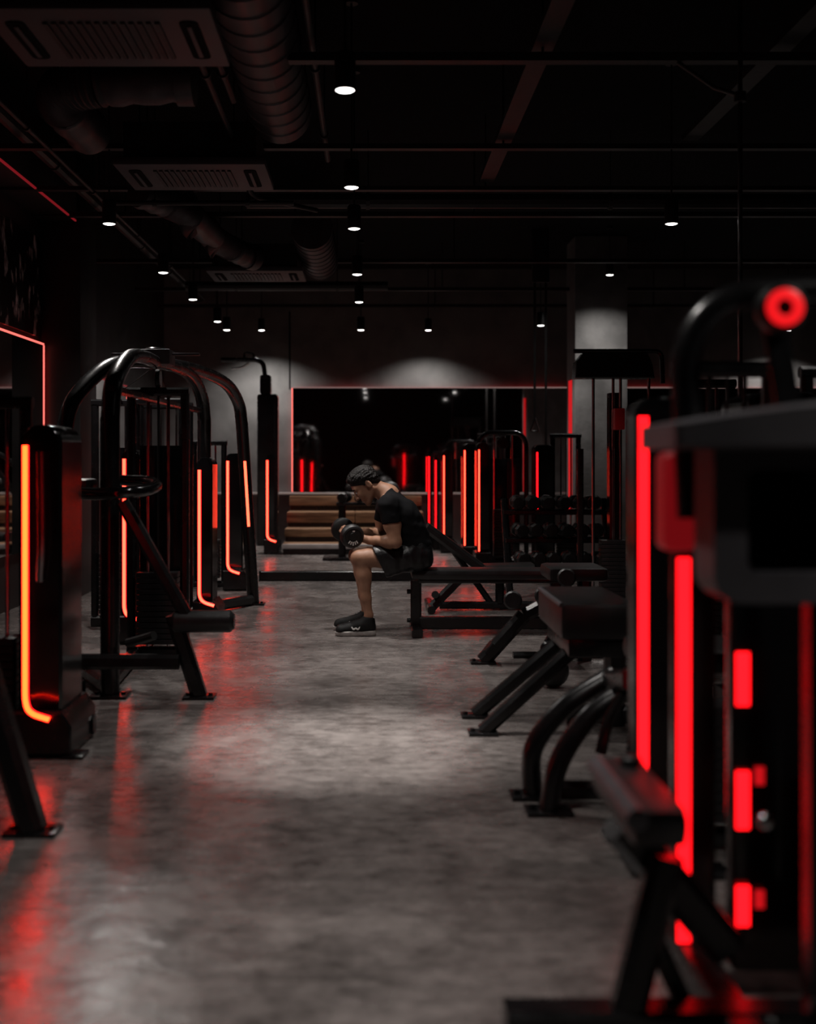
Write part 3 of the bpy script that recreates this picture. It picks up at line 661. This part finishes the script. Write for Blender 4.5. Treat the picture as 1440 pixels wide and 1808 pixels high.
# far right row
far = [(.815, 16.3, 1.25, 'led_red', 'first of the three clustered red strips beside the man'), (.885, 15.9, 1.2, 'led_red', 'middle of the three clustered red strips beside the man'),
       (.963, 15.4, 1.26, 'led_far', 'third of the three clustered strips beside the man'), (1.12, 14.0, 1.32, 'led_far', 'tall orange strip right of the clustered strips'),
       (1.206, 13.1, 1.32, 'led_far', 'orange strip just left of the arched-top weight stack'), (1.79, 12.7, 1.29, 'led_far', 'orange strip above the dumbbell rack')]
for i, (x, D, z1, led, d) in enumerate(far):
    tower_machine('far machine tower with the '+d, x, D, H=z1+.08, wd=.2 if i in (3, 5) else (.06 if i < 2 else .14), z1=z1, led=led, split=[(.67, 1.29)] if i == 5 else None, sw=.018, stack=1 if i in (3, 5) else 0, bend=0, z0=.3 if i > 1 else .42, dep=.12 if i < 2 else .3)
t = thing('weight_stack_station', 'far weight stack station with rounded arch top and dark guard', 'gym machine', (1.6, 13.65, 0))
obj('arch_frame', MB().tube(fillet([(1.24, 13.65, 0), (1.24, 13.65, 1.42), (1.34, 13.65, 1.52), (1.72, 13.65, 1.52), (1.80, 13.65, 1.42), (1.80, 13.65, 0)], .1), .028, 12), 'gloss', t)
obj('guard', MB().box(1.38, 1.74, 13.77, 13.81, .1, 1.22, .006), 'gloss', t)
for xx in (1.43, 1.63): obj('guide_rod', MB().cyl((xx, 13.65, .1), (xx, 13.65, 1.5), .011, 8), 'chrome', t)
me = None
for i in range(16):
    if me is None: me = obj('weight_plate', MB().box(1.42, 1.64, 13.59, 13.71, .1, .13, .003), 'plate_iron', t)
    else: q = me.copy(); C.objects.link(q); q.location.z = i*.034
obj('pulley', MB().cyl((1.53, 13.63, 1.40), (1.53, 13.67, 1.40), .07, 18, .005), 'metal', t)
obj('floor_frame', MB().rect([(1.2, 13.65, .04), (1.85, 13.65, .04)], .12, .08), 'metal', t)
# red strap cables hanging from the ceiling by the column
t = thing('suspension_strap', 'dark suspension strap hanging from the ceiling left of the column', 'strap', (2.06, 13.9, 3.9))
for xx, zb in ((1.93, 1.7), (2.06, 1.15)):
    obj('webbing', MB().box(xx-.014, xx+.014, 13.898, 13.902, zb, 3.3), 'rubber', t, smooth=False)
    obj('handle', MB().tube(fillet([(xx, 13.9, zb), (xx-.05, 13.9, zb-.16), (xx+.05, 13.9, zb-.16), (xx, 13.9, zb)], .03), .012, 8), 'rubber', t)
obj('anchor', MB().box(1.9, 2.1, 13.87, 13.93, 3.28, ZC, .004), 'service_black', t)

# ------------------------------------------------------------------ benches, rack and dumbbells
BD = 8.33
t = thing('flat_bench', 'flat black bench the man is sitting on', 'bench', (.8, BD, 0))
pad(t, 'pad', .29, 1.42, BD-.14, BD+.14, .385, .452)
obj('pad_carrier', MB().box(.34, 1.38, BD-.07, BD+.07, .355, .388, .004), 'metal', t)
for xx in (.325, 1.30):
    obj('leg', MB().rect([(xx, BD, .02), (xx, BD, .37)], .075, .075, ref=(0, 1, 0), ch=.12), 'metal', t)
    obj('cross_foot', MB().rect([(xx, BD-.26, .03), (xx, BD+.26, .03)], .075, .055, ch=.15), 'metal', t)
obj('spine', MB().rect([(.35, BD-.02, .075), (1.45, BD-.02, .075)], .07, .085, ch=.12), 'metal', t)
for z in (.09, .29): obj('bolt', MB().cyl((.287, BD, z), (.262, BD, z), .017, 8, .003), 'rubber', t)
t = thing('incline_bench', 'inclined black bench behind the seated man', 'bench', (.8, 9.6, 0))
p0 = W(752, 930, 9.6); p1 = W(848, 1002, 9.6)
obj('backrest', MB().rect([p0, p1], .28, .075, ref=(0, 0, 1), ch=.3), 'vinyl', t)
p2 = W(940, 1002, 9.6)
obj('seat', MB().rect([p1+Vector((.03, 0, -.01)), p2], .28, .07, ref=(0, 0, 1), ch=.3), 'vinyl', t)
a = W(760, 1080, 9.45); a.z = .03
obj('leg', MB().rect([a, W(815, 1018, 9.5)], .07, .07, ref=(0, 1, 0)), 'metal', t)
obj('floor_rail', MB().rect([(a.x+.08, 9.6, .04), (a.x+.85, 9.6, .04)], .07, .06), 'metal', t)
obj('cross_foot', MB().rect([(a.x, 9.3, .035), (a.x, 9.9, .035)], .06, .06), 'metal', t)
obj('seat_post', MB().rect([(1.05, 9.6, .05), (1.05, 9.6, .32)], .07, .07), 'metal', t)
obj('support_strut', MB().rect([W(800, 972, 9.6), W(870, 1070, 9.6)], .05, .05, ref=(0, 1, 0)), 'metal', t)
obj('adjust_knob', MB().cyl(W(768, 1050, 9.35), W(768, 1050, 9.45), .03, 10), 'rubber', t)

def make_dumbbell():
    t = thing('dumbbell', '', 'dumbbell', (0, 0, 0))
    obj('handle', MB().lathe((0, -.075, 0), (0, 1, 0), [(.013, 0), (.016, .03), (.018, .075), (.016, .12), (.013, .15)], 10), 'chrome', t)
    for s_ in (-1, 1):
        obj('head', MB().lathe((0, .065*s_, 0), (0, s_, 0), [(.045, 0), (.062, .012), (.065, .06), (.050, .082), (.020, .085), (1e-7, .084)], 8), 'rubber', t)
    return t
db0 = make_dumbbell()
# three-tier rack
RX0, RX1, RD = 1.22, 2.12, 10.6
t = thing('dumbbell_rack', 'three-tier black dumbbell rack behind the benches on the right', 'rack', ((RX0+RX1)/2, RD, 0))
for xx in (RX0, RX1):
    obj('side_frame', MB().rect([(xx, RD-.3, .02), (xx, RD-.22, .1), (xx, RD+.18, .85)], .06, .06, ref=(1, 0, 0)).rect([(xx, RD-.32, .025), (xx, RD+.32, .025)], .06, .05), 'metal', t)
tiers = [(RD-.22, .26), (RD-.04, .50), (RD+.13, .74)]
for y, z in tiers:
    for dy in (-.09, .09):
        obj('rail', MB().rect([(RX0-.02, y+dy, z), (RX1+.02, y+dy, z)], .03, .045), 'metal', t)
nm = ['bottom', 'middle', 'top']; used = False
for ti, (y, z) in enumerate(tiers):
    for k in range(6):
        o = copy_tree(db0) if used else db0; used = True
        o.location = (RX0+.112+k*.135, y, z+.088); o.rotation_euler = (random.uniform(-.04, .04), random.uniform(0, .7), random.uniform(-.06, .06))
        o['label'] = 'black dumbbell, %s from the left on the %s rack shelf' % (['first', 'second', 'third', 'fourth', 'fifth', 'last'][k], nm[ti]); o['group'] = 'dumbbells on the three-tier rack'
# plate stand behind the man
t = thing('weight_stand', 'low weight stand with flat foot behind the dumbbell in the man\'s hands', 'stand', (-.32, 14.4, 0))
obj('foot', MB().box(-.56, -.05, 14.2, 14.6, 0, .035, .006), 'metal', t)
obj('post', MB().rect([(-.33, 14.4, .03), (-.33, 14.4, .72)], .09, .09), 'metal', t)
obj('shelf', MB().box(-.40, .35, 14.25, 14.55, .66, .69, .006), 'metal', t)
obj('post', MB().rect([(.20, 14.4, 0), (.20, 14.4, .66)], .09, .09), 'metal', t)
for k, (x, z, l) in enumerate(((-.30, .755, 'left'), (-.12, .755, 'middle'), (.06, .755, 'right'))):
    o = copy_tree(db0); o.location = (x, 14.38, z); o.rotation_euler = (0, .3*k, .25*(k-1)); o['label'] = 'black dumbbell, %s one on the low stand behind the man' % l; o['group'] = 'dumbbells on the low stand'
o = tag(obj('medicine_ball', MB().ell((.245, 14.4, .82), (.13, .13, .13), 20, 14), 'rubber'), 'dark round ball resting on the low stand behind the man\'s neck', 'ball')
tag(obj('medicine_ball', MB().ell((.46, 14.6, .11), (.11, .11, .11), 20, 14), 'rubber'), 'black medicine ball on the floor behind the man', 'ball')
# loose bits on the right between benches
t = thing('kettlebell', 'black kettlebell on the floor below the slanted leg machine', 'kettlebell', (.86, 6.7, 0))
obj('bell', MB().ell((.98, 6.35, .09), (.085, .085, .09), 18, 12), 'rubber', t)
obj('handle', MB().tube(fillet([(.93, 6.35, .15), (.92, 6.35, .235), (1.04, 6.35, .235), (1.03, 6.35, .15)], .04), .014, 10), 'metal', t)

# ------------------------------------------------------------------ the man (smooth distance-field bodies meshed with surface nets)
class Field:
    def __init__(s, lo, hi, h):
        s.lo = np.array(lo, float); s.h = h; s.n = np.ceil((np.array(hi)-s.lo)/h).astype(int)+1
        s.d = np.full(s.n, .2, np.float32)
    def _sub(s, lo, hi):
        a = np.clip(np.floor((np.array(lo)-s.lo)/s.h).astype(int), 0, s.n-1); b = np.clip(np.ceil((np.array(hi)-s.lo)/s.h).astype(int)+1, 1, s.n)
        if np.any(b <= a): return None
        sl = tuple(slice(a[i], b[i]) for i in range(3))
        g = np.meshgrid(*[s.lo[i]+s.h*np.arange(a[i], b[i]) for i in range(3)], indexing='ij')
        return sl, [x.astype(np.float32) for x in g]
    def _mix(s, sl, dd, k, sub=False):
        cur = s.d[sl]
        if sub:
            dd = -dd; hh = np.clip(.5-.5*(cur-dd)/k, 0, 1); s.d[sl] = cur*(1-hh)+dd*hh+k*hh*(1-hh); return
        hh = np.clip(.5+.5*(cur-dd)/k, 0, 1); s.d[sl] = cur*(1-hh)+dd*hh-k*hh*(1-hh)
    def cap(s, a, b, ra, rb=None, k=.02, sub=False):
        rb = ra if rb is None else rb; a = np.array(a, float); b = np.array(b, float); m = max(ra, rb)+.07
        q = s._sub(np.minimum(a, b)-m, np.maximum(a, b)+m)
        if not q: return s
        sl, (X, Y, Z) = q; ab = b-a; L2 = max(1e-9, ab@ab)
        t = np.clip(((X-a[0])*ab[0]+(Y-a[1])*ab[1]+(Z-a[2])*ab[2])/L2, 0, 1)
        dd = np.sqrt((X-a[0]-t*ab[0])**2+(Y-a[1]-t*ab[1])**2+(Z-a[2]-t*ab[2])**2)-(ra+(rb-ra)*t)
        s._mix(sl, dd, k, sub); return s
    def chain(s, pts, rs, k=.02):
        for i in range(len(pts)-1): s.cap(pts[i], pts[i+1], rs[i], rs[i+1], k)
        return s
    def ell(s, c, r, axes=None, k=.02, sub=False):
        c = np.array(c, float); m = max(r)+.07; q = s._sub(c-m, c+m)
        if not q: return s
        sl, (X, Y, Z) = q; A = np.eye(3) if axes is None else np.array(axes, float)
        P = [(X-c[0])*A[i][0]+(Y-c[1])*A[i][1]+(Z-c[2])*A[i][2] for i in range(3)]
        k0 = np.sqrt(sum((P[i]/r[i])**2 for i in range(3)))+1e-6; k1 = np.sqrt(sum((P[i]/r[i]**2)**2 for i in range(3)))+1e-6
        s._mix(sl, k0*(k0-1)/k1, k, sub); return s
    def plane(s, p, n, k=.004):                      # keep the side the normal points away from
        g = np.meshgrid(*[s.lo[i]+s.h*np.arange(s.n[i]) for i in range(3)], indexing='ij'); n = np.array(n, float); n /= np.linalg.norm(n)
        dd = ((g[0]-p[0])*n[0]+(g[1]-p[1])*n[1]+(g[2]-p[2])*n[2]).astype(np.float32)
        hh = np.clip(.5-.5*(s.d-dd)/k, 0, 1); s.d = s.d*(1-hh)+dd*hh+k*hh*(1-hh); return s
    def wrinkle(s, amp, f, seed=0):
        g = np.meshgrid(*[s.lo[i]+s.h*np.arange(s.n[i]) for i in range(3)], indexing='ij'); rs = np.random.RandomState(seed); w_ = 0
        for i in range(7):
            v = rs.randn(3)*f; w_ = w_+np.sin(g[0]*v[0]+g[1]*v[1]+g[2]*v[2]+rs.rand()*6.28)
        s.d = (s.d+amp*w_/2.6).astype(np.float32); return s
    def mesh(s):
        d = s.d; nx, ny, nz = d.shape; ins = d < 0
        c = np.zeros((nx-1, ny-1, nz-1), np.int8)
        for i in (0, 1):
            for j in (0, 1):
                for k in (0, 1): c += ins[i:nx-1+i, j:ny-1+j, k:nz-1+k]
        act = (c > 0) & (c < 8); idx = -np.ones(act.shape, np.int64); ii = np.argwhere(act); idx[act] = np.arange(len(ii))
        acc = np.zeros((len(ii), 3)); cnt = np.zeros(len(ii))
        cor = [(i, j, k) for i in (0, 1) for j in (0, 1) for k in (0, 1)]
        for a in range(8):
            for b in range(a+1, 8):
                A = np.array(cor[a]); B = np.array(cor[b])
                if abs(A-B).sum() != 1: continue
                da = d[tuple((ii+A).T)]; db = d[tuple((ii+B).T)]; x = (da < 0) != (db < 0)
                t = np.where(x, da/np.where(x, da-db, 1), 0)
                acc += np.where(x[:, None], A+(B-A)*t[:, None], 0); cnt += x
        V = s.lo+s.h*(ii+acc/cnt[:, None]); Fs = []
        for ax in range(3):
            n_ = [nx, ny, nz]; sl0 = [slice(None)]*3; sl1 = [slice(None)]*3; sl0[ax] = slice(0, n_[ax]-1); sl1[ax] = slice(1, None)
            a = ins[tuple(sl0)]; b = ins[tuple(sl1)]; e = np.argwhere(a != b); o1, o2 = [(1, 2), (2, 0), (0, 1)][ax]
            e = e[(e[:, o1] > 0) & (e[:, o2] > 0) & (e[:, o1] < n_[o1]-1) & (e[:, o2] < n_[o2]-1)]
            def cell(du, dv):
                q = e.copy(); q[:, o1] -= du; q[:, o2] -= dv; return idx[q[:, 0], q[:, 1], q[:, 2]]
            quad = np.stack([cell(1, 1), cell(0, 1), cell(0, 0), cell(1, 0)], 1); flip = ~a[tuple(e.T)]
            quad[flip] = quad[flip][:, ::-1]; Fs.append(quad)
        return V, np.concatenate(Fs)
def fobj(name, fld, mat, parent):
    V, Q = fld.mesh(); o0 = org(parent); me = bpy.data.meshes.new(name)
    me.from_pydata([tuple(v) for v in (V-np.array(o0))], [], [tuple(int(i) for i in q) for q in Q]); me.update()
    me.materials.append(MATS[mat]); me.polygons.foreach_set('use_smooth', [True]*len(me.polygons))
    o = bpy.data.objects.new(name, me); C.objects.link(o); o.parent = parent; ORG[o.name] = Vector(o0)
    return o
MD = 8.33
man = thing('person', 'man in black t-shirt and shorts sitting bent over with a dumbbell', 'person', (.1, MD, 0))
f_ = np.array((-.73, 0, -.683)); u_ = np.array((-.683, 0, .73)); s_ = np.array((0, 1, 0)); E = np.array(W(648, 856, MD))
def H(f, u, s=0): return E+f_*f+u_*u+s_*s
AX = [f_, u_, s_]
NB = np.array(W(686, 874, MD))                                           # base of the neck
spine = [W(690, 893, MD), W(709, 908, MD), W(719, 927, MD), W(727, 947, MD), W(732, 964, MD), W(735, 982, MD)]
shl = W(686, 893, 8.145); shr = W(682, 893, 8.515); ell_ = W(698, 957, 8.11); elr = W(672, 946, 8.58); wrl = W(652, 954, 8.235); wrr = W(645, 940, 8.45)
hipl = W(738, 983, 8.235); hipr = W(738, 983, 8.43); knl = W(634, 986, 8.20); knr = W(630, 981, 8.47); anl = W(651, 1086, 8.20); anr = W(646, 1079, 8.47)
DBF = np.array(W(604, 934, 8.45)); DBN = np.array(W(622, 947, 8.215)); DBA = (DBN-DBF)/np.linalg.norm(DBN-DBF); DBC = (DBF+DBN)/2
B = Field((-.30, 7.96, .0), (.52, 8.72, 1.24), .0055)
# head
B.ell(H(.0, .045), (.096, .082, .076), AX, .01).ell(H(.045, -.015), (.058, .082, .058), AX, .03)
for sg in (-1, 1):
    B.cap(H(-.01, -.045, .050*sg), H(.065, -.092, .020*sg), .020, .018, .025)
    B.cap(H(.082, .030, .012*sg), H(.078, .030, .042*sg), .011, .010, .015)
    B.ell(H(.104, .008, .031*sg), (.013, .011, .015), AX, .010, True)
    B.ell(H(.075, -.018, .042*sg), (.020, .020, .014), AX, .02)
    B.ell(H(-.012, -.002, .074*sg), (.020, .032, .009), AX, .006)
    B.ell(H(-.006, .002, .084*sg), (.009, .016, .006), AX, .006, True)
    B.cap(H(.108, -.030, .010*sg), H(.108, -.030, .014*sg), .008, .007, .008)
B.cap(H(.098, .018), H(.121, -.026), .0085, .0115, .012)
B.cap(H(.096, -.056, -.017), H(.096, -.056, .017), .0085, .0085, .008).cap(H(.093, -.070, -.014), H(.093, -.070, .014), .009, .009, .008)
B.ell(H(.082, -.098), (.020, .018, .024), AX, .02)
B.cap(H(-.03, -.045), NB, .055, .062, .03)
# torso under the clothes
for sg in (-1, 1):
    B.chain([np.array(p)+s_*sg*o for p, o in zip(spine, (.085, .085, .075, .065, .062, .07))], [.075, .088, .085, .078, .078, .085], .05)
B.cap(NB, spine[1], .065, .08, .05)
for sh, el, wr in ((shl, ell_, wrl), (shr, elr, wrr)):
    B.cap(spine[0]+Vector((0, (sh.y-MD)*.4, 0)), sh, .062, .060, .04)
    m1 = sh.lerp(el, .45); B.chain([sh, m1, el], [.060, .052, .041], .03)
    B.ell(sh.lerp(el, .5)+Vector((-.012, 0, 0)), (.044, .042, .062), None, .03)                  # biceps
    B.ell(sh.lerp(el, .55)+Vector((.018, 0, .0)), (.036, .040, .06), None, .03)                    # triceps
    m2 = el.lerp(wr, .3); B.chain([el, m2, el.lerp(wr, .75), wr], [.040, .043, .032, .026], .02)
# legs
for hp_, kn, an in ((hipl, knl, anl), (hipr, knr, anr)):
    B.chain([hp_, hp_.lerp(kn, .5), hp_.lerp(kn, .88), kn], [.088, .076, .060, .054], .03)
    B.ell(kn+Vector((-.018, 0, .006)), (.036, .040, .042), None, .025)
    B.chain([kn, kn.lerp(an, .3)+Vector((.010, 0, 0)), kn.lerp(an, .7), an], [.048, .048, .034, .027], .025)
    B.ell(kn.lerp(an, .33)+Vector((.022, 0, 0)), (.034, .042, .085), None, .03)
    B.cap(an, an+Vector((-.03, 0, -.075)), .028, .036, .02)
# hands closed on the handle
def hand(wr, side, gc):
    wr = np.array(wr); pc = gc+np.array((.026, 0, -.012)); B.cap(wr, pc, .026, .030, .02)
    B.ell(pc, (.020, .040, .034), None, .015)
    for i in range(4):
        o = gc+DBA*(-.032+.0215*i); L_ = (1.0, 1.06, 1.0, .85)[i]; e1 = np.array((1, 0, .0)); e2 = np.array((0, 0, 1.))
        a0 = o+e1*.032-e2*.016; a1 = o-e2*.032*L_-e1*.002; a2 = o-e1*.032*L_-e2*.004; a3 = o-e1*.016+e2*.026*L_
        B.chain([a0, a1, a2, a3], [.0095, .009, .0085, .0078], .004)
    th = gc+DBA*.030*side
    B.chain([pc+np.array((0, -.02*side, .012)), gc+np.array((.022, 0, .028))+DBA*.01*side, gc+np.array((-.004, 0, .034)), gc+np.array((-.018, 0, .030))], [.013, .011, .010, .0085], .004)
hand(wrl, 1, DBC+DBA*.046); hand(wrr, -1, DBC-DBA*.046)
body = fobj('body', B, 'skin', man)
# hair: cap over the cranium, cut along the hairline
Hf = Field(E-.2, E+.2, .0032)
Hf.ell(H(-.002, .053), (.108, .093, .087), AX, .01).ell(H(.045, .098), (.052, .032, .058), AX, .03).ell(H(-.055, .0), (.050, .055, .066), AX, .03)
Hf.wrinkle(.0026, 190, 3)
Hf.plane(H(.03, .045), -u_*.85+f_*.52, .035)
Hn = Field(E-.2, E+.2, .0032)                       # short clipped sides and nape
Hn.ell(H(.0, .045), (.0995, .0855, .0795), AX, .01).ell(H(-.055, -.005), (.046, .055, .062), AX, .03).plane(H(.040, .033), f_*.58-u_*.81, .004)
Hf.d = np.minimum(Hf.d, Hn.d)
for sg in (-1, 1): Hf.cap(H(.012, .045, .070*sg), H(.012, .012, .072*sg), .011, .006, .008)
hair = fobj('hair', Hf, 'hair', man)
for sg in (-1, 1):
    obj('eyebrow', MB().tube(spline([Vector(H(.100, .030, .014*sg)), Vector(H(.097, .036, .030*sg)), Vector(H(.082, .030, .047*sg))], 5), .0052, 8), 'hair', man)
    obj('eye', MB().ell(Vector(H(.088, .008, .031*sg)), (.0115, .0115, .0115), 14, 10), 'eye', man)
obj('stubble', MB().ell(Vector(H(.079, -.099)), (.0205, .026, .0185), 14, 10, Matrix(((f_[0], 0, u_[0]), (f_[1], 1, u_[1]), (f_[2], 0, u_[2])))), 'lip', man)
# t-shirt
T = Field((-.05, 7.98, .54), (.52, 8.70, 1.12), .0055)
for sg in (-1, 1):
    T.chain([np.array(p)+s_*sg*o for p, o in zip(spine, (.088, .090, .080, .070, .068, .072))], [.088, .104, .106, .102, .102, .100], .05)
T.cap(NB, spine[1], .074, .09, .05)
for sh, el in ((shl, ell_), (shr, elr)):
    T.cap(spine[0]+Vector((0, (sh.y-MD)*.4, 0)), sh, .075, .072, .04)
nv = np.array(NB-np.array(H(-.03, -.045))); nv /= np.linalg.norm(nv)
g = np.meshgrid(*[T.lo[i]+T.h*np.arange(T.n[i]) for i in range(3)], indexing='ij')
nd = (g[0]-NB[0])*nv[0]+(g[1]-NB[1])*nv[1]+(g[2]-NB[2])*nv[2]           # along the neck, open collar
nr = np.sqrt(np.maximum(0, (g[0]-NB[0])**2+(g[1]-NB[1])**2+(g[2]-NB[2])**2-nd**2))
T.d = np.maximum(T.d, -nd-.022-.6*np.maximum(0, nr-.06)).astype(np.float32)
for sh, el in ((shl, ell_), (shr, elr)):                                # sleeves, cut square at the hem, then joined on
    A = Field((-.05, 7.98, .54), (.52, 8.70, 1.12), .0055)
    A.chain([sh, sh.lerp(el, .85)], [.073, .068], .03)
    d_ = np.array(el-sh); d_ /= np.linalg.norm(d_); h_ = sh.lerp(el, .50); A.plane(h_, d_+np.array((0, 0, -.15)), .004)
    k_ = .03; hh = np.clip(.5+.5*(T.d-A.d)/k_, 0, 1); T.d = (T.d*(1-hh)+A.d*hh-k_*hh*(1-hh)).astype(np.float32)
T.wrinkle(.0022, 45, 5)
T.plane(W(735, 974, MD), (.12, 0, -1), .004)
shirt = fobj('t_shirt', T, 'cotton', man)
# shorts
K = Field((-.05, 7.98, .30), (.52, 8.72, .72), .0055)
for sg in (-1, 1): K.chain([np.array(p)+s_*sg*.075 for p in spine[3:]], [.098, .100, .104], .04)
for hp_, kn in ((hipl, knl), (hipr, knr)):
    K.chain([hp_, hp_.lerp(kn, .72)], [.100, .088], .03)
    K.chain([hp_.lerp(kn, .30)+Vector((0, 0, -.03)), hp_.lerp(kn, .60)+Vector((0, 0, -.095))], [.07, .055], .05)
K.wrinkle(.0042, 42, 11)
K.plane(W(674, 1000, MD), (-.90, 0, -.42), .004)
K.plane((0, 0, .452), (0, 0, -1), .004) if False else None
K.plane(W(732, 955, MD), (-.1, 0, 1), .004)
shorts = fobj('shorts', K, 'nylon', man)
# shoes
def shoe(an, label):
    hx = an.x+.045; y = an.y; tx = hx-.285
    Sf = Field((tx-.03, y-.08, -.005), (hx+.03, y+.08, .18), .004)
    Sf.chain([(hx-.035, y, .055), (hx-.10, y, .060), (hx-.17, y, .050), (tx+.05, y-.004, .045)], [.036, .040, .038, .034], .03)
    Sf.cap((hx-.045, y, .06), (hx-.05, y, .115), .036, .040, .03).cap((hx-.05, y, .09), (hx-.13, y, .07), .036, .034, .03).cap((hx-.015, y, .10), (hx-.02, y, .125), .012, .010, .01)
    Sf.cap((tx+.05, y-.018, .04), (tx+.09, y+.02, .04), .03, .036, .03)
    Sf.plane((0, 0, .030), (0, 0, -1), .004).plane((hx-.05, y, .13), (.18, 0, 1), .004)
    up = fobj('shoe', Sf, 'shoe_mesh', man); up['label'] = label
    So = Field((tx-.03, y-.09, -.005), (hx+.03, y+.09, .06), .004)
    So.chain([(hx-.04, y, .02), (hx-.13, y, .02), (tx+.085, y, .022), (tx+.045, y-.004, .026)], [.044, .037, .046, .040], .03)
    So.plane((0, 0, .001), (0, 0, -1), .003).plane((tx, y, .030), (-.05, 0, 1), .003)
    fobj('sole', So, 'sole', up)
    for k in range(5):
        xx = hx-.10-.016*k; zz = .128-.0080*k
        obj('lace', MB().tube(spline([(xx, y-.022, zz-.012), (xx-.004, y, zz-.0), (xx-.002, y+.022, zz-.012)], 4), .003, 6), 'rubber', up)
    mk = MB(); yy = y-.049
    mk.sweep(spline([(hx-.165, yy+.006, .066), (hx-.150, yy+.002, .050), (hx-.135, yy+.001, .058), (hx-.120, yy, .050), (hx-.105, yy+.003, .068)], 5), [(.003*math.cos(a), .0055*math.sin(a)) for a in [2*PI*j/8 for j in range(8)]])
    obj('side_mark', mk, 'white_print', up)
shoe(anl, 'black running shoe with pale sole, nearer foot'); shoe(anr, 'black running shoe with pale sole, farther foot')
# dumbbell in his hands
t = thing('dumbbell', 'large black dumbbell with white print held in the man\'s hands', 'dumbbell', DBC)
obj('handle', MB().cyl(DBC-DBA*.10, DBC+DBA*.10, .0155, 14), 'chrome', t)
for sg in (-1, 1):
    c = DBC+DBA*.082*sg
    hd = obj('head', MB().lathe(c, DBA*sg, [(.03, 0), (.070, .004), (.082, .014), (.084, .030), (.082, .050), (.072, .064), (.060, .068), (.056, .062), (.03, .062), (.026, .066), (1e-7, .067)], 26), 'rubber', t)
    if sg > 0:
        e1 = Vector(DBA).cross(Vector((0, 0, 1))).normalized(); e2 = e1.cross(Vector(DBA)).normalized(); c0 = Vector(c+DBA*.0665)
        mk = MB()
        for k, a in enumerate((-.65, -.32, 0, .32, .65)):
            d_ = (e1*math.sin(a)-e2*math.cos(a)); p0 = c0+d_*.034; p1 = c0+d_*(.056 if k != 2 else .060)
            mk.rect([p0, p1], .0085, .003, ref=tuple(DBA))
        obj('print', mk, 'white_print', hd)
        obj('print', MB().rect([c0+e2*.040-e1*.008, c0+e2*.040+e1*.008], .010, .003, ref=tuple(DBA)), 'white_print', hd)
